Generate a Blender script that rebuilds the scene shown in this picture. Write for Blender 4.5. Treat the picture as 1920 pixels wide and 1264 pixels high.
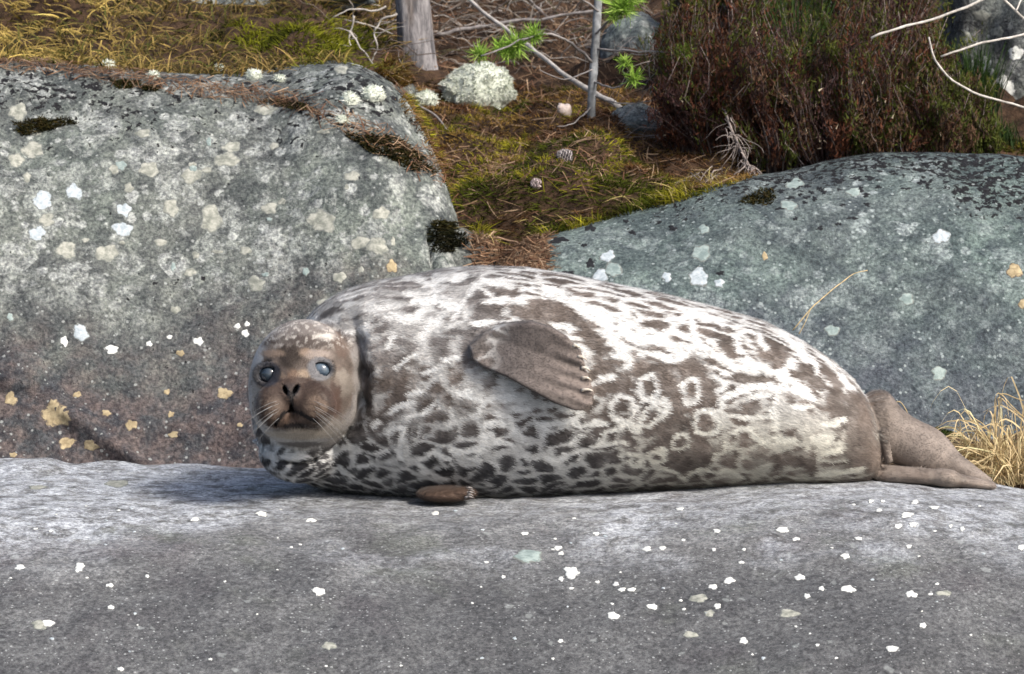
import bpy, math
import numpy as np
from mathutils import Vector
from mathutils.bvhtree import BVHTree

for o in list(bpy.data.objects):
    bpy.data.objects.remove(o)
S = bpy.context.scene
COL = S.collection
rng = np.random.default_rng(7)

# ------------------------------------------------------------------ camera
# one photo pixel is one millimetre at the seal; the lens looks down by six degrees from 12 m
TH = math.radians(6.0); CT, ST = math.cos(TH), math.sin(TH)
CAM = np.array([0.0, -12.0, 0.298 + 12.0 * math.tan(TH)])
FPX = 12.0 / CT * 1000.0
cd = bpy.data.cameras.new('camera'); cam = bpy.data.objects.new('camera', cd); COL.objects.link(cam)
cam.location = CAM; cam.rotation_euler = (math.radians(90) - TH, 0, 0)
cd.sensor_width = 36.0; cd.lens = 36.0 * FPX / 1920.0
cd.clip_start = 0.1; cd.clip_end = 500.0
cd.dof.use_dof = True; cd.dof.focus_distance = 11.85; cd.dof.aperture_fstop = 13.0
S.camera = cam

# ------------------------------------------------------------------ light
SUN = np.array([0.56, -0.50, 0.66]); SUN /= np.linalg.norm(SUN)
w = bpy.data.worlds.new('World'); S.world = w; w.use_nodes = True
wn = w.node_tree.nodes; bg = wn['Background']
sky = wn.new('ShaderNodeTexSky'); sky.sky_type = 'NISHITA'; sky.sun_disc = False
sky.sun_elevation = math.asin(SUN[2]); sky.sun_rotation = math.atan2(SUN[0], SUN[1])
sky.air_density = 1.0; sky.dust_density = 4.0; sky.ozone_density = 1.0
w.node_tree.links.new(sky.outputs[0], bg.inputs[0]); bg.inputs[1].default_value = 0.064
sd = bpy.data.lights.new('sun', 'SUN'); sun = bpy.data.objects.new('sun', sd); COL.objects.link(sun)
sd.energy = 1.5; sd.angle = math.radians(14); sd.color = (1.0, 0.95, 0.88)
sun.rotation_euler = Vector(SUN).to_track_quat('Z', 'Y').to_euler()
S.view_settings.view_transform = 'Standard'; S.view_settings.look = 'None'
S.view_settings.exposure = 1.58; S.view_settings.gamma = 1.0; S.view_settings.use_curve_mapping = False

# ------------------------------------------------------------------ helpers
def P(px, py, Y):
    """point where the line of sight through a photo pixel meets the upright plane at depth Y"""
    px = np.asarray(px, float); py = np.asarray(py, float); Y = np.asarray(Y, float)
    u = (px - 960) / FPX; v = (632 - py) / FPX
    dy = CT + v * ST; dz = -ST + v * CT
    t = (Y - CAM[1]) / dy
    return np.stack(np.broadcast_arrays(u * t, Y + 0 * t, CAM[2] + dz * t), -1)
def pix(p):
    d = np.asarray(p, float) - CAM
    f = d[..., 1] * CT - d[..., 2] * ST; up = d[..., 1] * ST + d[..., 2] * CT
    return 960 + FPX * d[..., 0] / f, 632 - FPX * up / f
def ray(px, py):
    u = (px - 960) / FPX; v = (632 - py) / FPX
    return Vector((u, CT + v * ST, -ST + v * CT)).normalized()
def sstep(a, b, x):
    t = np.clip((x - a) / (b - a), 0, 1); return t * t * (3 - 2 * t)
def unit(a):
    return a / np.maximum(np.linalg.norm(a, axis=-1, keepdims=True), 1e-9)
def hsh(ix, iy, iz, s):
    h = (ix.astype(np.int64) * 374761393 + iy.astype(np.int64) * 668265263 + iz.astype(np.int64) * 2147483647 + s * 974634777) & 0xffffffff
    h = ((h ^ (h >> 13)) * 1274126177) & 0xffffffff
    h = ((h ^ (h >> 16)) * 2246822519) & 0xffffffff
    return ((h ^ (h >> 15)) & 0xffffff) / float(0xffffff)
def vnoise(p, seed=0):
    p = np.asarray(p, float); i = np.floor(p).astype(np.int64); f = p - i; f = f * f * (3 - 2 * f)
    if p.shape[-1] == 2:
        i = np.concatenate([i, np.zeros_like(i[..., :1])], -1); f = np.concatenate([f, 0 * f[..., :1]], -1)
        zs = (0,)
    else: zs = (0, 1)
    r = 0
    for a in (0, 1):
        wa = f[..., 0] if a else 1 - f[..., 0]
        for b in (0, 1):
            wb = f[..., 1] if b else 1 - f[..., 1]
            for c in zs:
                wc = f[..., 2] if c else 1 - f[..., 2]
                r = r + wa * wb * wc * hsh(i[..., 0] + a, i[..., 1] + b, i[..., 2] + c, seed)
    return r * 2 - 1
def fbm(p, sc, oct=4, seed=0, gain=0.5):
    r = 0; a = 1.0; p = np.asarray(p, float) * sc
    for k in range(oct):
        r = r + a * vnoise(p, seed + k * 17); a *= gain; p = p * 2.03 + 5.3
    return r
def worley(p, seed=0, jit=0.9):
    i = np.floor(p).astype(np.int64); z = np.zeros_like(i[:, 0])
    f1 = np.full(len(p), 9.0); f2 = f1.copy(); rid = np.zeros(len(p))
    for a in (-1, 0, 1):
        for b in (-1, 0, 1):
            cx, cy = i[:, 0] + a, i[:, 1] + b
            qx = cx + 0.5 + jit * (hsh(cx, cy, z, seed) - 0.5); qy = cy + 0.5 + jit * (hsh(cx, cy, z, seed + 1) - 0.5)
            d = np.hypot(p[:, 0] - qx, p[:, 1] - qy)
            n = d < f1
            f2 = np.where(n, f1, np.minimum(f2, d)); rid = np.where(n, hsh(cx, cy, z, seed + 2), rid); f1 = np.minimum(f1, d)
    return f1, f2, rid

def mesh_np(name, V, F, col=None, smooth=True, attrs=None):
    """F: list of integer arrays (n,3) and/or (n,4)"""
    if not isinstance(F, (list, tuple)): F = [F]
    F = [np.asarray(f, np.int32) for f in F if len(f)]
    me = bpy.data.meshes.new(name)
    me.vertices.add(len(V)); me.vertices.foreach_set('co', np.asarray(V, np.float32).ravel())
    loops = np.concatenate([f.ravel() for f in F]); tot = np.concatenate([np.full(len(f), f.shape[1], np.int32) for f in F])
    st = np.concatenate([[0], np.cumsum(tot)[:-1]]).astype(np.int32)
    me.loops.add(len(loops)); me.loops.foreach_set('vertex_index', loops)
    me.polygons.add(len(tot)); me.polygons.foreach_set('loop_start', st); me.polygons.foreach_set('loop_total', tot)
    me.polygons.foreach_set('use_smooth', np.full(len(tot), smooth))
    if col is not None:
        a = me.attributes.new('tint', 'FLOAT_COLOR', 'POINT')
        c = np.ones((len(V), 4), np.float32); c[:, :3] = col; a.data.foreach_set('color', c.ravel())
    for k, v in (attrs or {}).items():
        a = me.attributes.new(k, 'FLOAT', 'POINT'); a.data.foreach_set('value', np.asarray(v, np.float32))
    me.update(); me.validate()
    return me
def obj(name, me, mat=None, parent=None):
    o = bpy.data.objects.new(name, me); COL.objects.link(o)
    if mat is not None and not me.materials: me.materials.append(mat)
    if parent is not None: o.parent = parent
    return o
def tag(o, label, cat, group=None):
    o['label'] = label; o['category'] = cat
    if group: o['group'] = group
    return o
def empty(name, loc, label, cat, group=None):
    o = bpy.data.objects.new(name, None); COL.objects.link(o); o.location = loc; o.empty_display_size = 0.05
    return tag(o, label, cat, group)
def sub(V, parent):
    """vertices written in world space, made local to an empty that only carries a location"""
    return np.asarray(V) - np.array(parent.location)
def grid_faces(nu, nv):
    i = np.arange(nu * nv).reshape(nu, nv)
    return np.stack([i[:-1, :-1], i[1:, :-1], i[1:, 1:], i[:-1, 1:]], -1).reshape(-1, 4)
def tubes(C, R, col=None, sides=3):
    """many tubes at once: C (M,K,3) centre lines, R (M,K) radii, col (M,K,3)"""
    M, K, _ = C.shape
    T = unit(np.gradient(C, axis=1)); ref = np.where(np.abs(T[..., 2:3]) > 0.9, np.array([1.0, 0, 0]), np.array([0, 0, 1.0]))
    A = unit(np.cross(T, ref)); B = np.cross(T, A)
    an = np.arange(sides) * 2 * math.pi / sides
    V = C[:, :, None] + R[:, :, None, None] * (np.cos(an)[None, None, :, None] * A[:, :, None] + np.sin(an)[None, None, :, None] * B[:, :, None])
    idx = np.arange(M * K * sides).reshape(M, K, sides); n = np.roll(idx, -1, 2)
    Q = np.stack([idx[:, :-1], n[:, :-1], n[:, 1:], idx[:, 1:]], -1).reshape(-1, 4)
    c = None if col is None else np.repeat(col[:, :, None], sides, 2).reshape(-1, 3)
    F = [Q]
    caps = []
    if sides == 3: caps = [idx[:, 0, ::-1], idx[:, -1]]
    elif sides == 4: F = [np.concatenate([Q, idx[:, 0, ::-1], idx[:, -1]])]
    else:
        for e, r in ((0, True), (K - 1, False)):
            for k in range(1, sides - 1):
                tri = idx[:, e][:, [0, k, k + 1]]
                caps.append(tri[:, ::-1] if r else tri)
    if caps: F = [Q, np.concatenate(caps)]
    return V.reshape(-1, 3), F, c
def ribbons(C, W, side, col):
    """flat blades: C (M,K,3), W (M,K) half widths, side (M,3); the last point closes to a tip"""
    M, K, _ = C.shape
    L = C - W[..., None] * side[:, None]; Rr = C + W[..., None] * side[:, None]
    V = np.stack([L, Rr], 2)
    idx = np.arange(M * K * 2).reshape(M, K, 2)
    Q = np.stack([idx[:, :-2, 0], idx[:, :-2, 1], idx[:, 1:-1, 1], idx[:, 1:-1, 0]], -1).reshape(-1, 4)
    T = np.stack([idx[:, -2, 0], idx[:, -2, 1], idx[:, -1, 0]], -1)
    return V.reshape(-1, 3), ([Q, T] if len(Q) else [T]), np.repeat(col[:, :, None], 2, 2).reshape(-1, 3)
def merge(parts):
    Vs, Fq, Ft, Cs, n = [], [], [], [], 0
    for V, F, c in parts:
        for f in F:
            if len(f): (Fq if f.shape[1] == 4 else Ft).append(f + n)
        Vs.append(V); Cs.append(c); n += len(V)
    F = []
    if Fq: F.append(np.concatenate(Fq))
    if Ft: F.append(np.concatenate(Ft))
    return np.concatenate(Vs), F, np.concatenate(Cs)
def rnd(a, b, n): return rng.uniform(a, b, n)

# ------------------------------------------------------------------ materials
class NT:
    def __init__(s, name):
        s.m = bpy.data.materials.new(name); s.m.use_nodes = True; s.t = s.m.node_tree
        s.b = s.t.nodes['Principled BSDF']; s.out = s.t.nodes['Material Output']
        s.pos = s.n('ShaderNodeNewGeometry').outputs['Position']
    def n(s, t): return s.t.nodes.new(t)
    def put(s, sock, v):
        if isinstance(v, bpy.types.NodeSocket): s.t.links.new(v, sock)
        elif isinstance(v, (tuple, list)) and len(v) == 3 and sock.type == 'RGBA': sock.default_value = (*v, 1)
        else: sock.default_value = v
    def noise(s, scale, detail=4, rough=0.55, dist=0.0, vec=None, out=0):
        n = s.n('ShaderNodeTexNoise'); s.put(n.inputs['Vector'], vec or s.pos)
        n.inputs['Scale'].default_value = scale; n.inputs['Detail'].default_value = detail
        n.inputs['Roughness'].default_value = rough; n.inputs['Distortion'].default_value = dist
        return n.outputs[out]
    def vor(s, scale, vec=None, rand=1.0, feature='F1'):
        n = s.n('ShaderNodeTexVoronoi'); s.put(n.inputs['Vector'], vec or s.pos); n.feature = feature
        n.inputs['Scale'].default_value = scale; n.inputs['Randomness'].default_value = rand
        return n
    def math(s, op, a, b=0.0, clamp=False):
        n = s.n('ShaderNodeMath'); n.operation = op; n.use_clamp = clamp
        s.put(n.inputs[0], a); s.put(n.inputs[1], b); return n.outputs[0]
    def step(s, x, lo, hi, a=0.0, b=1.0):
        n = s.n('ShaderNodeMapRange'); n.interpolation_type = 'SMOOTHSTEP'
        s.put(n.inputs[0], x); s.put(n.inputs[1], lo); s.put(n.inputs[2], hi); s.put(n.inputs[3], a); s.put(n.inputs[4], b)
        return n.outputs[0]
    def mix(s, f, a, b, mode='MIX'):
        n = s.n('ShaderNodeMix'); n.data_type = 'RGBA'; n.blend_type = mode
        s.put(n.inputs[0], f); s.put(n.inputs[6], a); s.put(n.inputs[7], b); return n.outputs[2]
    def attr(s, name, out='Fac'):
        n = s.n('ShaderNodeAttribute'); n.attribute_name = name; return n.outputs[out]
    def warp(s, amount, scale, detail=3):
        c = s.noise(scale, detail, out='Color')
        n = s.n('ShaderNodeVectorMath'); n.operation = 'SUBTRACT'; s.put(n.inputs[0], c); n.inputs[1].default_value = (.5, .5, .5)
        k = s.n('ShaderNodeVectorMath'); k.operation = 'SCALE'; s.put(k.inputs[0], n.outputs[0]); k.inputs['Scale'].default_value = amount
        a = s.n('ShaderNodeVectorMath'); a.operation = 'ADD'; s.put(a.inputs[0], s.pos); s.put(a.inputs[1], k.outputs[0])
        return a.outputs[0]
    def sepx(s, col, ch=0):
        n = s.n('ShaderNodeSeparateColor'); s.put(n.inputs[0], col); return n.outputs[ch]
    def bump(s, h, strength=0.5, dist=0.005, normal=None):
        n = s.n('ShaderNodeBump'); n.inputs['Strength'].default_value = strength; n.inputs['Distance'].default_value = dist
        s.put(n.inputs['Height'], h)
        if normal is not None: s.put(n.inputs['Normal'], normal)
        s.put(s.b.inputs['Normal'], n.outputs[0]); return n.outputs[0]
    def spots(s, scale, vec, rmin, rmax, soft=0.06, keep=1.0):
        """round patches of random size: 1 inside"""
        v = s.vor(scale, vec); r = s.sepx(v.outputs['Color'], 0); k = s.sepx(v.outputs['Color'], 1)
        rad = s.math('MULTIPLY_ADD', r, rmax - rmin); rad.node.inputs[2].default_value = rmin
        d = s.math('SUBTRACT', rad, v.outputs['Distance'])
        m = s.step(d, -soft, soft)
        return s.math('MULTIPLY', m, s.math('LESS_THAN', k, keep)), v
    def done(s, col=None, rough=0.9, spec=0.2):
        if col is not None: s.put(s.b.inputs['Base Color'], col)
        s.b.inputs['Roughness'].default_value = rough; s.b.inputs['Specular IOR Level'].default_value = spec
        return s.m

def tint_mat(name, rough=0.8, spec=0.2, trans=0.0, grain=0.25, gscale=60, sheen=0.0):
    """colour carried by each blade, hair or twig, broken up by a fine noise"""
    t = NT(name); c = t.attr('tint', 'Color')
    g = t.noise(gscale, 3)
    c = t.mix(t.step(g, .3, .7), t.mix(1.0, c, (1 - grain,) * 3, 'MULTIPLY'), c)
    t.done(c, rough, spec)
    if sheen:
        t.b.inputs['Sheen Weight'].default_value = sheen; t.b.inputs['Sheen Roughness'].default_value = 0.4
    if trans:
        tr = t.n('ShaderNodeBsdfTranslucent'); t.put(tr.inputs[0], c)
        mx = t.n('ShaderNodeMixShader'); mx.inputs[0].default_value = trans
        t.t.links.new(t.b.outputs[0], mx.inputs[1]); t.t.links.new(tr.outputs[0], mx.inputs[2]); t.t.links.new(mx.outputs[0], t.out.inputs[0])
    return t.m
M_BLADE = tint_mat('dry_blade', 0.75, 0.25, 0.25)
M_MOSS = tint_mat('moss_leaf', 0.9, 0.1, 0.15)
M_TWIG = tint_mat('twig_bark', 0.9, 0.15, 0.0, 0.4, 90)
M_LEAF = tint_mat('small_leaf', 0.8, 0.2, 0.2)
M_FUR = tint_mat('seal_fur', 0.62, 0.25, 0.0, 0.10, 500, 0.08)
M_LICH = tint_mat('lichen_body', 0.95, 0.1, 0.1, 0.2, 140)

def rock_mat(name, base, green, pale, dark, brown, blackamt=1.0, pale_keep=0.6, speck=1.0):
    t = NT(name)
    wv = t.warp(0.045, 22, 4); wv2 = t.warp(0.012, 90, 3)
    big = t.noise(2.2, 5, .6); mid = t.noise(11, 5, .62, .3); fine = t.noise(150, 4, .7); fin2 = t.noise(420, 2, .6)
    c = t.mix(t.step(big, .35, .65), base, green)
    c = t.mix(t.step(mid, .38, .62), c, t.mix(1.0, c, (.55, .56, .6), 'MULTIPLY'))
    # broad crusts of grey lichen, then smaller rounds
    m1, v1 = t.spots(15, wv, .16, .74, .10, pale_keep)
    m1 = t.math('MULTIPLY', m1, t.step(t.noise(38, 5, .75), .38, .56))
    m1 = t.math('MULTIPLY', m1, t.attr('crust'))
    tone = t.sepx(v1.outputs['Color'], 2)
    c = t.mix(t.math('MULTIPLY', m1, .72), c, t.mix(tone, pale, t.mix(.5, pale, green)))
    m2, v2 = t.spots(34, wv2, .05, .42, .09, pale_keep * .8)
    m2 = t.math('MULTIPLY', m2, t.attr('crust'))
    c = t.mix(t.math('MULTIPLY', m2, .75), c, pale)
    gap = t.step(t.noise(30, 5, .7, .6, wv2), .50, .62); c = t.mix(t.math('MULTIPLY', gap, .55), c, t.mix(.35, dark, c))
    # bare, darker, brown-violet stone near the water line
    br = t.attr('bare'); c = t.mix(t.math('MULTIPLY', br, .85), c, t.mix(t.step(t.noise(26, 5, .65), .35, .65), brown, dark))
    # black lichen flecks
    bn = t.noise(62, 3, .55, .4, wv2)
    bk = t.step(t.math('ADD', bn, t.math('MULTIPLY', t.attr('black'), .26 * blackamt)), .70, .77)
    c = t.mix(bk, c, (.012, .012, .014))
    # mineral grain, coarse and fine
    crs = t.step(t.noise(62, 5, .75, .5), .34, .66); c = t.mix(.62 * speck, c, t.mix(crs, t.mix(1.0, c, (.42, .43, .48), 'MULTIPLY'), t.mix(1.0, c, (1.45, 1.45, 1.42), 'MULTIPLY')))
    gr = t.step(fine, .30, .70); c = t.mix(.70 * speck, c, t.mix(gr, t.mix(1.0, c, (.26, .27, .30), 'MULTIPLY'), t.mix(1.0, c, (1.65, 1.62, 1.58), 'MULTIPLY')))
    w4, _ = t.spots(95, t.warp(.004, 300, 2), .0, .36, .06, .34)
    c = t.mix(t.math('MULTIPLY', w4, .6 * speck), c, pale)
    h = t.math('ADD', t.math('MULTIPLY', fine, .35), t.math('ADD', t.math('MULTIPLY', mid, 1.2), t.math('MULTIPLY', fin2, .12)))
    h = t.math('ADD', h, t.math('MULTIPLY', m1, .10))
    t.bump(h, .75, .012)
    return t.done(c, .92, .15)

M_ROCK_L = rock_mat('lichened_granite', (.150, .160, .150), (.165, .188, .168), (.39, .41, .395), (.042, .043, .052), (.110, .084, .080), .8, .95)
M_ROCK_R = rock_mat('blue_green_granite', (.125, .150, .150), (.140, .185, .172), (.36, .41, .41), (.052, .062, .078), (.078, .084, .105), 1.0, .6)
M_ROCK_B = rock_mat('weathered_granite', (.16, .175, .18), (.16, .19, .17), (.45, .46, .44), (.06, .062, .07), (.10, .10, .10), .8, .8)
def slab_mat():
    t = NT('worn_shore_granite')
    big = t.noise(1.7, 5, .6); mid = t.noise(9, 5, .62, .4); fine = t.noise(135, 6, .9); f2 = t.noise(480, 2, .6)
    c = t.mix(t.step(big, .35, .65), (.150, .152, .150), (.205, .208, .205))
    c = t.mix(t.step(mid, .35, .65), c, t.mix(1.0, c, (.62, .62, .63), 'MULTIPLY'))
    pur = t.noise(4.5, 4, .6); c = t.mix(t.math('MULTIPLY', t.step(pur, .54, .70), .35), c, (.140, .122, .128))
    grn = t.noise(5.5, 4, .6, vec=t.warp(.3, 2)); c = t.mix(t.math('MULTIPLY', t.step(grn, .55, .70), .35), c, (.12, .135, .10))
    c = t.mix(t.math('MULTIPLY', t.attr('bare'), .62), c, (.054, .057, .062))  # painted darkening of the slab's curved lower face
    worn = t.math('MULTIPLY', t.attr('crust'), t.step(t.noise(24, 6, .75), .36, .60))
    c = t.mix(t.math('MULTIPLY', worn, .75), c, (.52, .55, .58))
    crs = t.step(t.noise(75, 5, .75, .4), .34, .66); c = t.mix(.7, c, t.mix(crs, t.mix(1.0, c, (.45, .45, .48), 'MULTIPLY'), t.mix(1.0, c, (1.4, 1.4, 1.4), 'MULTIPLY')))
    gr = t.step(fine, .36, .64); c = t.mix(.78, c, t.mix(gr, t.mix(1.0, c, (.30, .30, .33), 'MULTIPLY'), t.mix(1.0, c, (1.65, 1.65, 1.65), 'MULTIPLY')))
    s1, _ = t.spots(150, None, .0, .36, .06, .28); c = t.mix(t.math('MULTIPLY', s1, .5), c, (.50, .52, .52))
    pit = t.step(t.noise(42, 4, .6, 1.2, t.warp(.05, 9, 3)), .66, .72); c = t.mix(t.math('MULTIPLY', pit, .6), c, (.035, .036, .04))
    s2, _ = t.spots(26, t.warp(.03, 40, 4), .0, .22, .06, .35); c = t.mix(t.math('MULTIPLY', s2, .35), c, (.40, .43, .42))
    h = t.math('ADD', t.math('MULTIPLY', fine, .35), t.math('ADD', t.math('MULTIPLY', mid, .9), t.math('MULTIPLY', f2, .15)))
    t.bump(h, .65, .009)
    return t.done(c, .85, .25)
M_SLAB = slab_mat()
def plain_noise_mat(name, a, b, scale, rough=.9, bump=.4, bd=.004, spec=.15):
    t = NT(name); n = t.noise(scale, 5, .65, .3); c = t.mix(t.step(n, .32, .68), a, b)
    t.bump(t.noise(scale * 2.2, 4, .65), bump, bd); return t.done(c, rough, spec)
M_SOIL = plain_noise_mat('needle_soil', (.020, .013, .009), (.075, .045, .028), 38, .95, .8, .01)
def scab_mat(name, a, b, scale, under):
    """crust that breaks up into the stone towards its rim"""
    t = NT(name); n = t.noise(scale, 5, .65, .3); c = t.mix(t.step(n, .32, .68), a, b)
    e = t.math('ADD', t.attr('rim'), t.math('MULTIPLY', t.math('SUBTRACT', t.noise(130, 4, .7), .5), 1.5)); c = t.mix(t.step(e, .62, .95), c, under)
    t.bump(t.noise(scale * 2.2, 4, .65), .4, .003); return t.done(c, .9, .15)
UL, US = (.15, .16, .15), (.10, .105, .11)
M_LWHITE = scab_mat('white_crust_lichen', (.58, .59, .56), (.76, .77, .73), 160, US)
M_LBLUE = scab_mat('blue_white_crust_lichen', (.29, .34, .37), (.50, .54, .57), 90, UL)
M_LGREY = scab_mat('grey_crust_lichen', (.17, .18, .155), (.40, .40, .35), 70, UL)
M_LMINT = scab_mat('mint_crust_lichen', (.17, .22, .215), (.33, .39, .37), 80, UL)
M_LOCHRE = scab_mat('ochre_crust_lichen', (.24, .19, .115), (.45, .37, .23), 80, (.09, .075, .07))
M_LBLACK = scab_mat('black_crust_lichen', (.008, .009, .011), (.025, .026, .03), 150, (.02, .02, .022))

# ------------------------------------------------------------------ structure: rock ledge, boulders, soil, lake
def slab_z(x, y):
    px = 960 + x * 1000
    z0 = np.interp(px, [-800, 0, 500, 800, 1100, 1500, 1650, 1870, 2100, 2700], [.0, .012, .006, .004, .012, .031, .029, .012, -.02, -.12])
    yc = np.interp(px, [-800, 0, 300, 650, 1100, 1600, 1900, 2700], [.36, .35, .34, .30, .22, .10, .04, 0.0])
    z = z0 + 0 * y
    d = np.maximum(-.22 - y, 0); q = np.where(d < 1.3, .36 * d * d, .36 * 1.69 + .94 * (d - 1.3)); z = z - q
    b = np.maximum(y - yc, 0); z = z - np.where(b < .10, 2.6 * b * b, .026 + .9 * (b - .10))
    n2 = np.stack([x, y], -1)
    z = z + fbm(n2, 3.2, 4, 3) * .010 * sstep(.16, .55, np.abs(y + .05)) + fbm(n2, 14, 3, 9) * .0028
    # a worn lip on the far left edge
    z = z + .010 * sstep(-.845, -.90, x) * sstep(.20, .27, y) * sstep(.42, .36, y)
    return z
def field(name, xs, ys, fz, mat, attrs=None):
    X, Y = np.meshgrid(xs, ys, indexing='ij'); V = np.stack([X, Y, fz(X, Y)], -1).reshape(-1, 3)
    at = attrs(V) if attrs else {}
    return obj(name, mesh_np(name, V, grid_faces(len(xs), len(ys)), attrs=at), mat)
def slab_attrs(V):
    px, py = pix(V)
    n = fbm(V, 2.5, 4, 21)
    bare = sstep(985, 1150, py + 70 * n) * .8  # shading of the curving front put into the colour, darker towards the bottom
    crust = sstep(1060, 920, py + 55 * n) * (.62 + .38 * sstep(800, 300, px) + .3 * sstep(1200, 1700, px))
    crust = np.clip(crust + .5 * sstep(.1, .5, fbm(V, 5, 3, 44)) * sstep(1120, 1000, py), 0, 1)
    return {'bare': bare, 'crust': crust}
ledge = field('rock_ledge', np.linspace(-2.6, 2.6, 521), np.concatenate([np.linspace(-2.6, -1.15, 40)[:-1], np.linspace(-1.15, .75, 240)]), slab_z, M_SLAB, slab_attrs)
ledge['kind'] = 'structure'

SOILX = ([.15, .6, .9, 1.05, 1.5, 2, 2.5, 3.2, 6, 14, 60], [-.25, -.12, .22, .40, .55, .66, .74, .86, 1.6, 3.4, 12])
def soil_z(x, y):
    z = np.interp(y, *SOILX)
    z = z + .14 * sstep(-.10, -.45, x) * sstep(1.1, 1.5, y)
    pock = np.interp(y, [.1, .25, .5, .8, 1.0], [-.06, .02, .035, .06, .1])
    k = sstep(.55, .75, x) * sstep(.80, .55, y); z = z * (1 - k) + pock * k
    n2 = np.stack([x, y], -1)
    z = z + fbm(n2, 2.1, 4, 31) * .035 * sstep(.8, 1.5, y) + fbm(n2, 11, 3, 35) * (.012 + .018 * sstep(1.0, 1.15, y))
    # a moss hummock between the two boulders
    hm = np.exp(-((x - .10) / .22) ** 2) ; z = z + hm * (.085 * sstep(1.02, 1.10, y) * sstep(1.75, 1.2, y))
    return z
soil = field('ground', np.concatenate([np.linspace(-40, -2.1, 20)[:-1], np.linspace(-2.1, 2.1, 260), np.linspace(2.1, 40, 20)[1:]]),
             np.concatenate([np.linspace(.15, 4, 240)[:-1], np.linspace(4, 60, 60)]), soil_z, M_SOIL)
soil['kind'] = 'structure'
def water_mat():
    t = NT('lake_water'); t.bump(t.noise(3, 4, .6), .25, .05)
    t.done((.01, .018, .022), .06, .5); return t.m
xs = np.linspace(-120, 120, 61); wX, wY = np.meshgrid(xs, xs, indexing='ij')
water = obj('water', mesh_np('water', np.stack([wX, wY - 60, 0 * wX - 1.15], -1).reshape(-1, 3), grid_faces(61, 61)), water_mat()); water['kind'] = 'structure'
bed = obj('lake_bed', mesh_np('lake_bed', np.stack([wX, wY - 60, 0 * wX - 2.2], -1).reshape(-1, 3), grid_faces(61, 61)), M_SOIL); bed['kind'] = 'structure'

def boulder(name, crest_px, crest_py, yb, yc, zb, x0, x1, nx, mat, attrs, label, power=1.0, back=1.0, seed=0, amp=.02, extra=None):
    xs = np.linspace(x0, x1, nx)
    ycx = yc(xs) if callable(yc) else np.full(nx, yc)
    ybx = yb(xs) if callable(yb) else np.full(nx, yb)
    px = 960 + FPX * xs / ((ycx + 12) / CT)
    py = np.interp(px, crest_px, crest_py)
    for _ in range(2): py = np.convolve(np.pad(py, 3, 'edge'), np.ones(7) / 7, 'valid')
    zc = P(px, py, ycx)[:, 2]
    t = np.concatenate([np.linspace(0, 1, 190)[:-1], np.linspace(1, 1 + back, 60)])
    T, _ = np.meshgrid(t, xs); X = np.repeat(xs[:, None], len(t), 1)
    s = np.where(T < 1, np.sin(np.minimum(T, 1) * math.pi / 2) ** power, 1 - .10 * (T - 1) - .25 * np.maximum(T - 1, 0) ** 2)
    Y = ybx[:, None] + (ycx - ybx)[:, None] * T; Z = zb + (zc[:, None] - zb) * s
    V = np.stack([X, Y, Z], -1)
    nrm = unit(np.cross(np.gradient(V, axis=0), np.gradient(V, axis=1)))
    d = fbm(V, 3.0, 4, 50 + seed) * amp + fbm(V, 16, 4, 60 + seed) * amp * .22
    if extra is not None: d = d + extra(V)
    V = V + nrm * (d * (1 - .6 * np.exp(-((T - 1) / .08) ** 2)))[..., None]
    V = V.reshape(-1, 3)
    o = obj(name, mesh_np(name, V, grid_faces(nx, len(t)), attrs=attrs(V)), mat)
    return tag(o, label, 'boulder')
def attrs_left(V):
    px, py = pix(V); n = fbm(V, 4, 4, 71)
    bare = sstep(560, 760, py + 90 * n); bare = np.maximum(bare, .5 * sstep(480, 640, py + 110 * n) * sstep(250, 450, px))
    black = sstep(330, 150, py + 50 * n) * .85 + .25 * sstep(.1, .5, fbm(V, 7, 3, 73))
    crust = np.clip(1.05 - 1.0 * sstep(480, 640, py + 70 * n), .12, 1)
    return {'bare': bare, 'black': black, 'crust': crust}
def foot(V):
    px, py = pix(V); e = fbm(V, 9, 3, 77) * 14
    d = (px - 130) * .49 - (py - 785) * .87 + e; along = sstep(70, 130, px) * sstep(420, 300, px)      # a slanting rib near the water
    r = .020 * np.exp(-(d / 16) ** 2) * along - .014 * sstep(4, -18, d) * along
    q = np.hypot((px - 30) / 62, (py - 690) / 46) + e * .008; r = r + .022 * sstep(1.1, .55, q)            # a smooth knob
    k = np.abs((px - 806) - .10 * (py - 440) + e * .3); return r - .018 * sstep(5, 1, k) * sstep(420, 445, py)
bl = boulder('boulder', [-1200, -300, 0, 150, 300, 450, 560, 650, 720, 770, 800, 828, 845, 862, 880, 900, 930, 990],
             [150, 110, 116, 124, 138, 146, 128, 124, 150, 205, 262, 318, 372, 440, 560, 700, 900, 1000],
             .50, lambda x: np.interp(x, [-3, -.45, -.2, -.1, 0], [1.38, 1.38, 1.25, 1.05, .95]), -.22, -2.4, .03, 420, M_ROCK_L, attrs_left,
             'large grey boulder crusted with pale round lichens behind the seal\'s head', .92, .9, 1, .02, foot)
def attrs_right(V):
    px, py = pix(V); n = fbm(V, 4, 4, 81)
    return {'bare': sstep(480, 800, py + 130 * n) * .85, 'black': sstep(455, 300, py + 55 * n) * .92 + .5 * sstep(1130, 1000, px) * sstep(.0, .5, n + .3),
            'crust': np.clip(.35 + .6 * sstep(.0, .5, n), 0, 1)}
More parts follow.
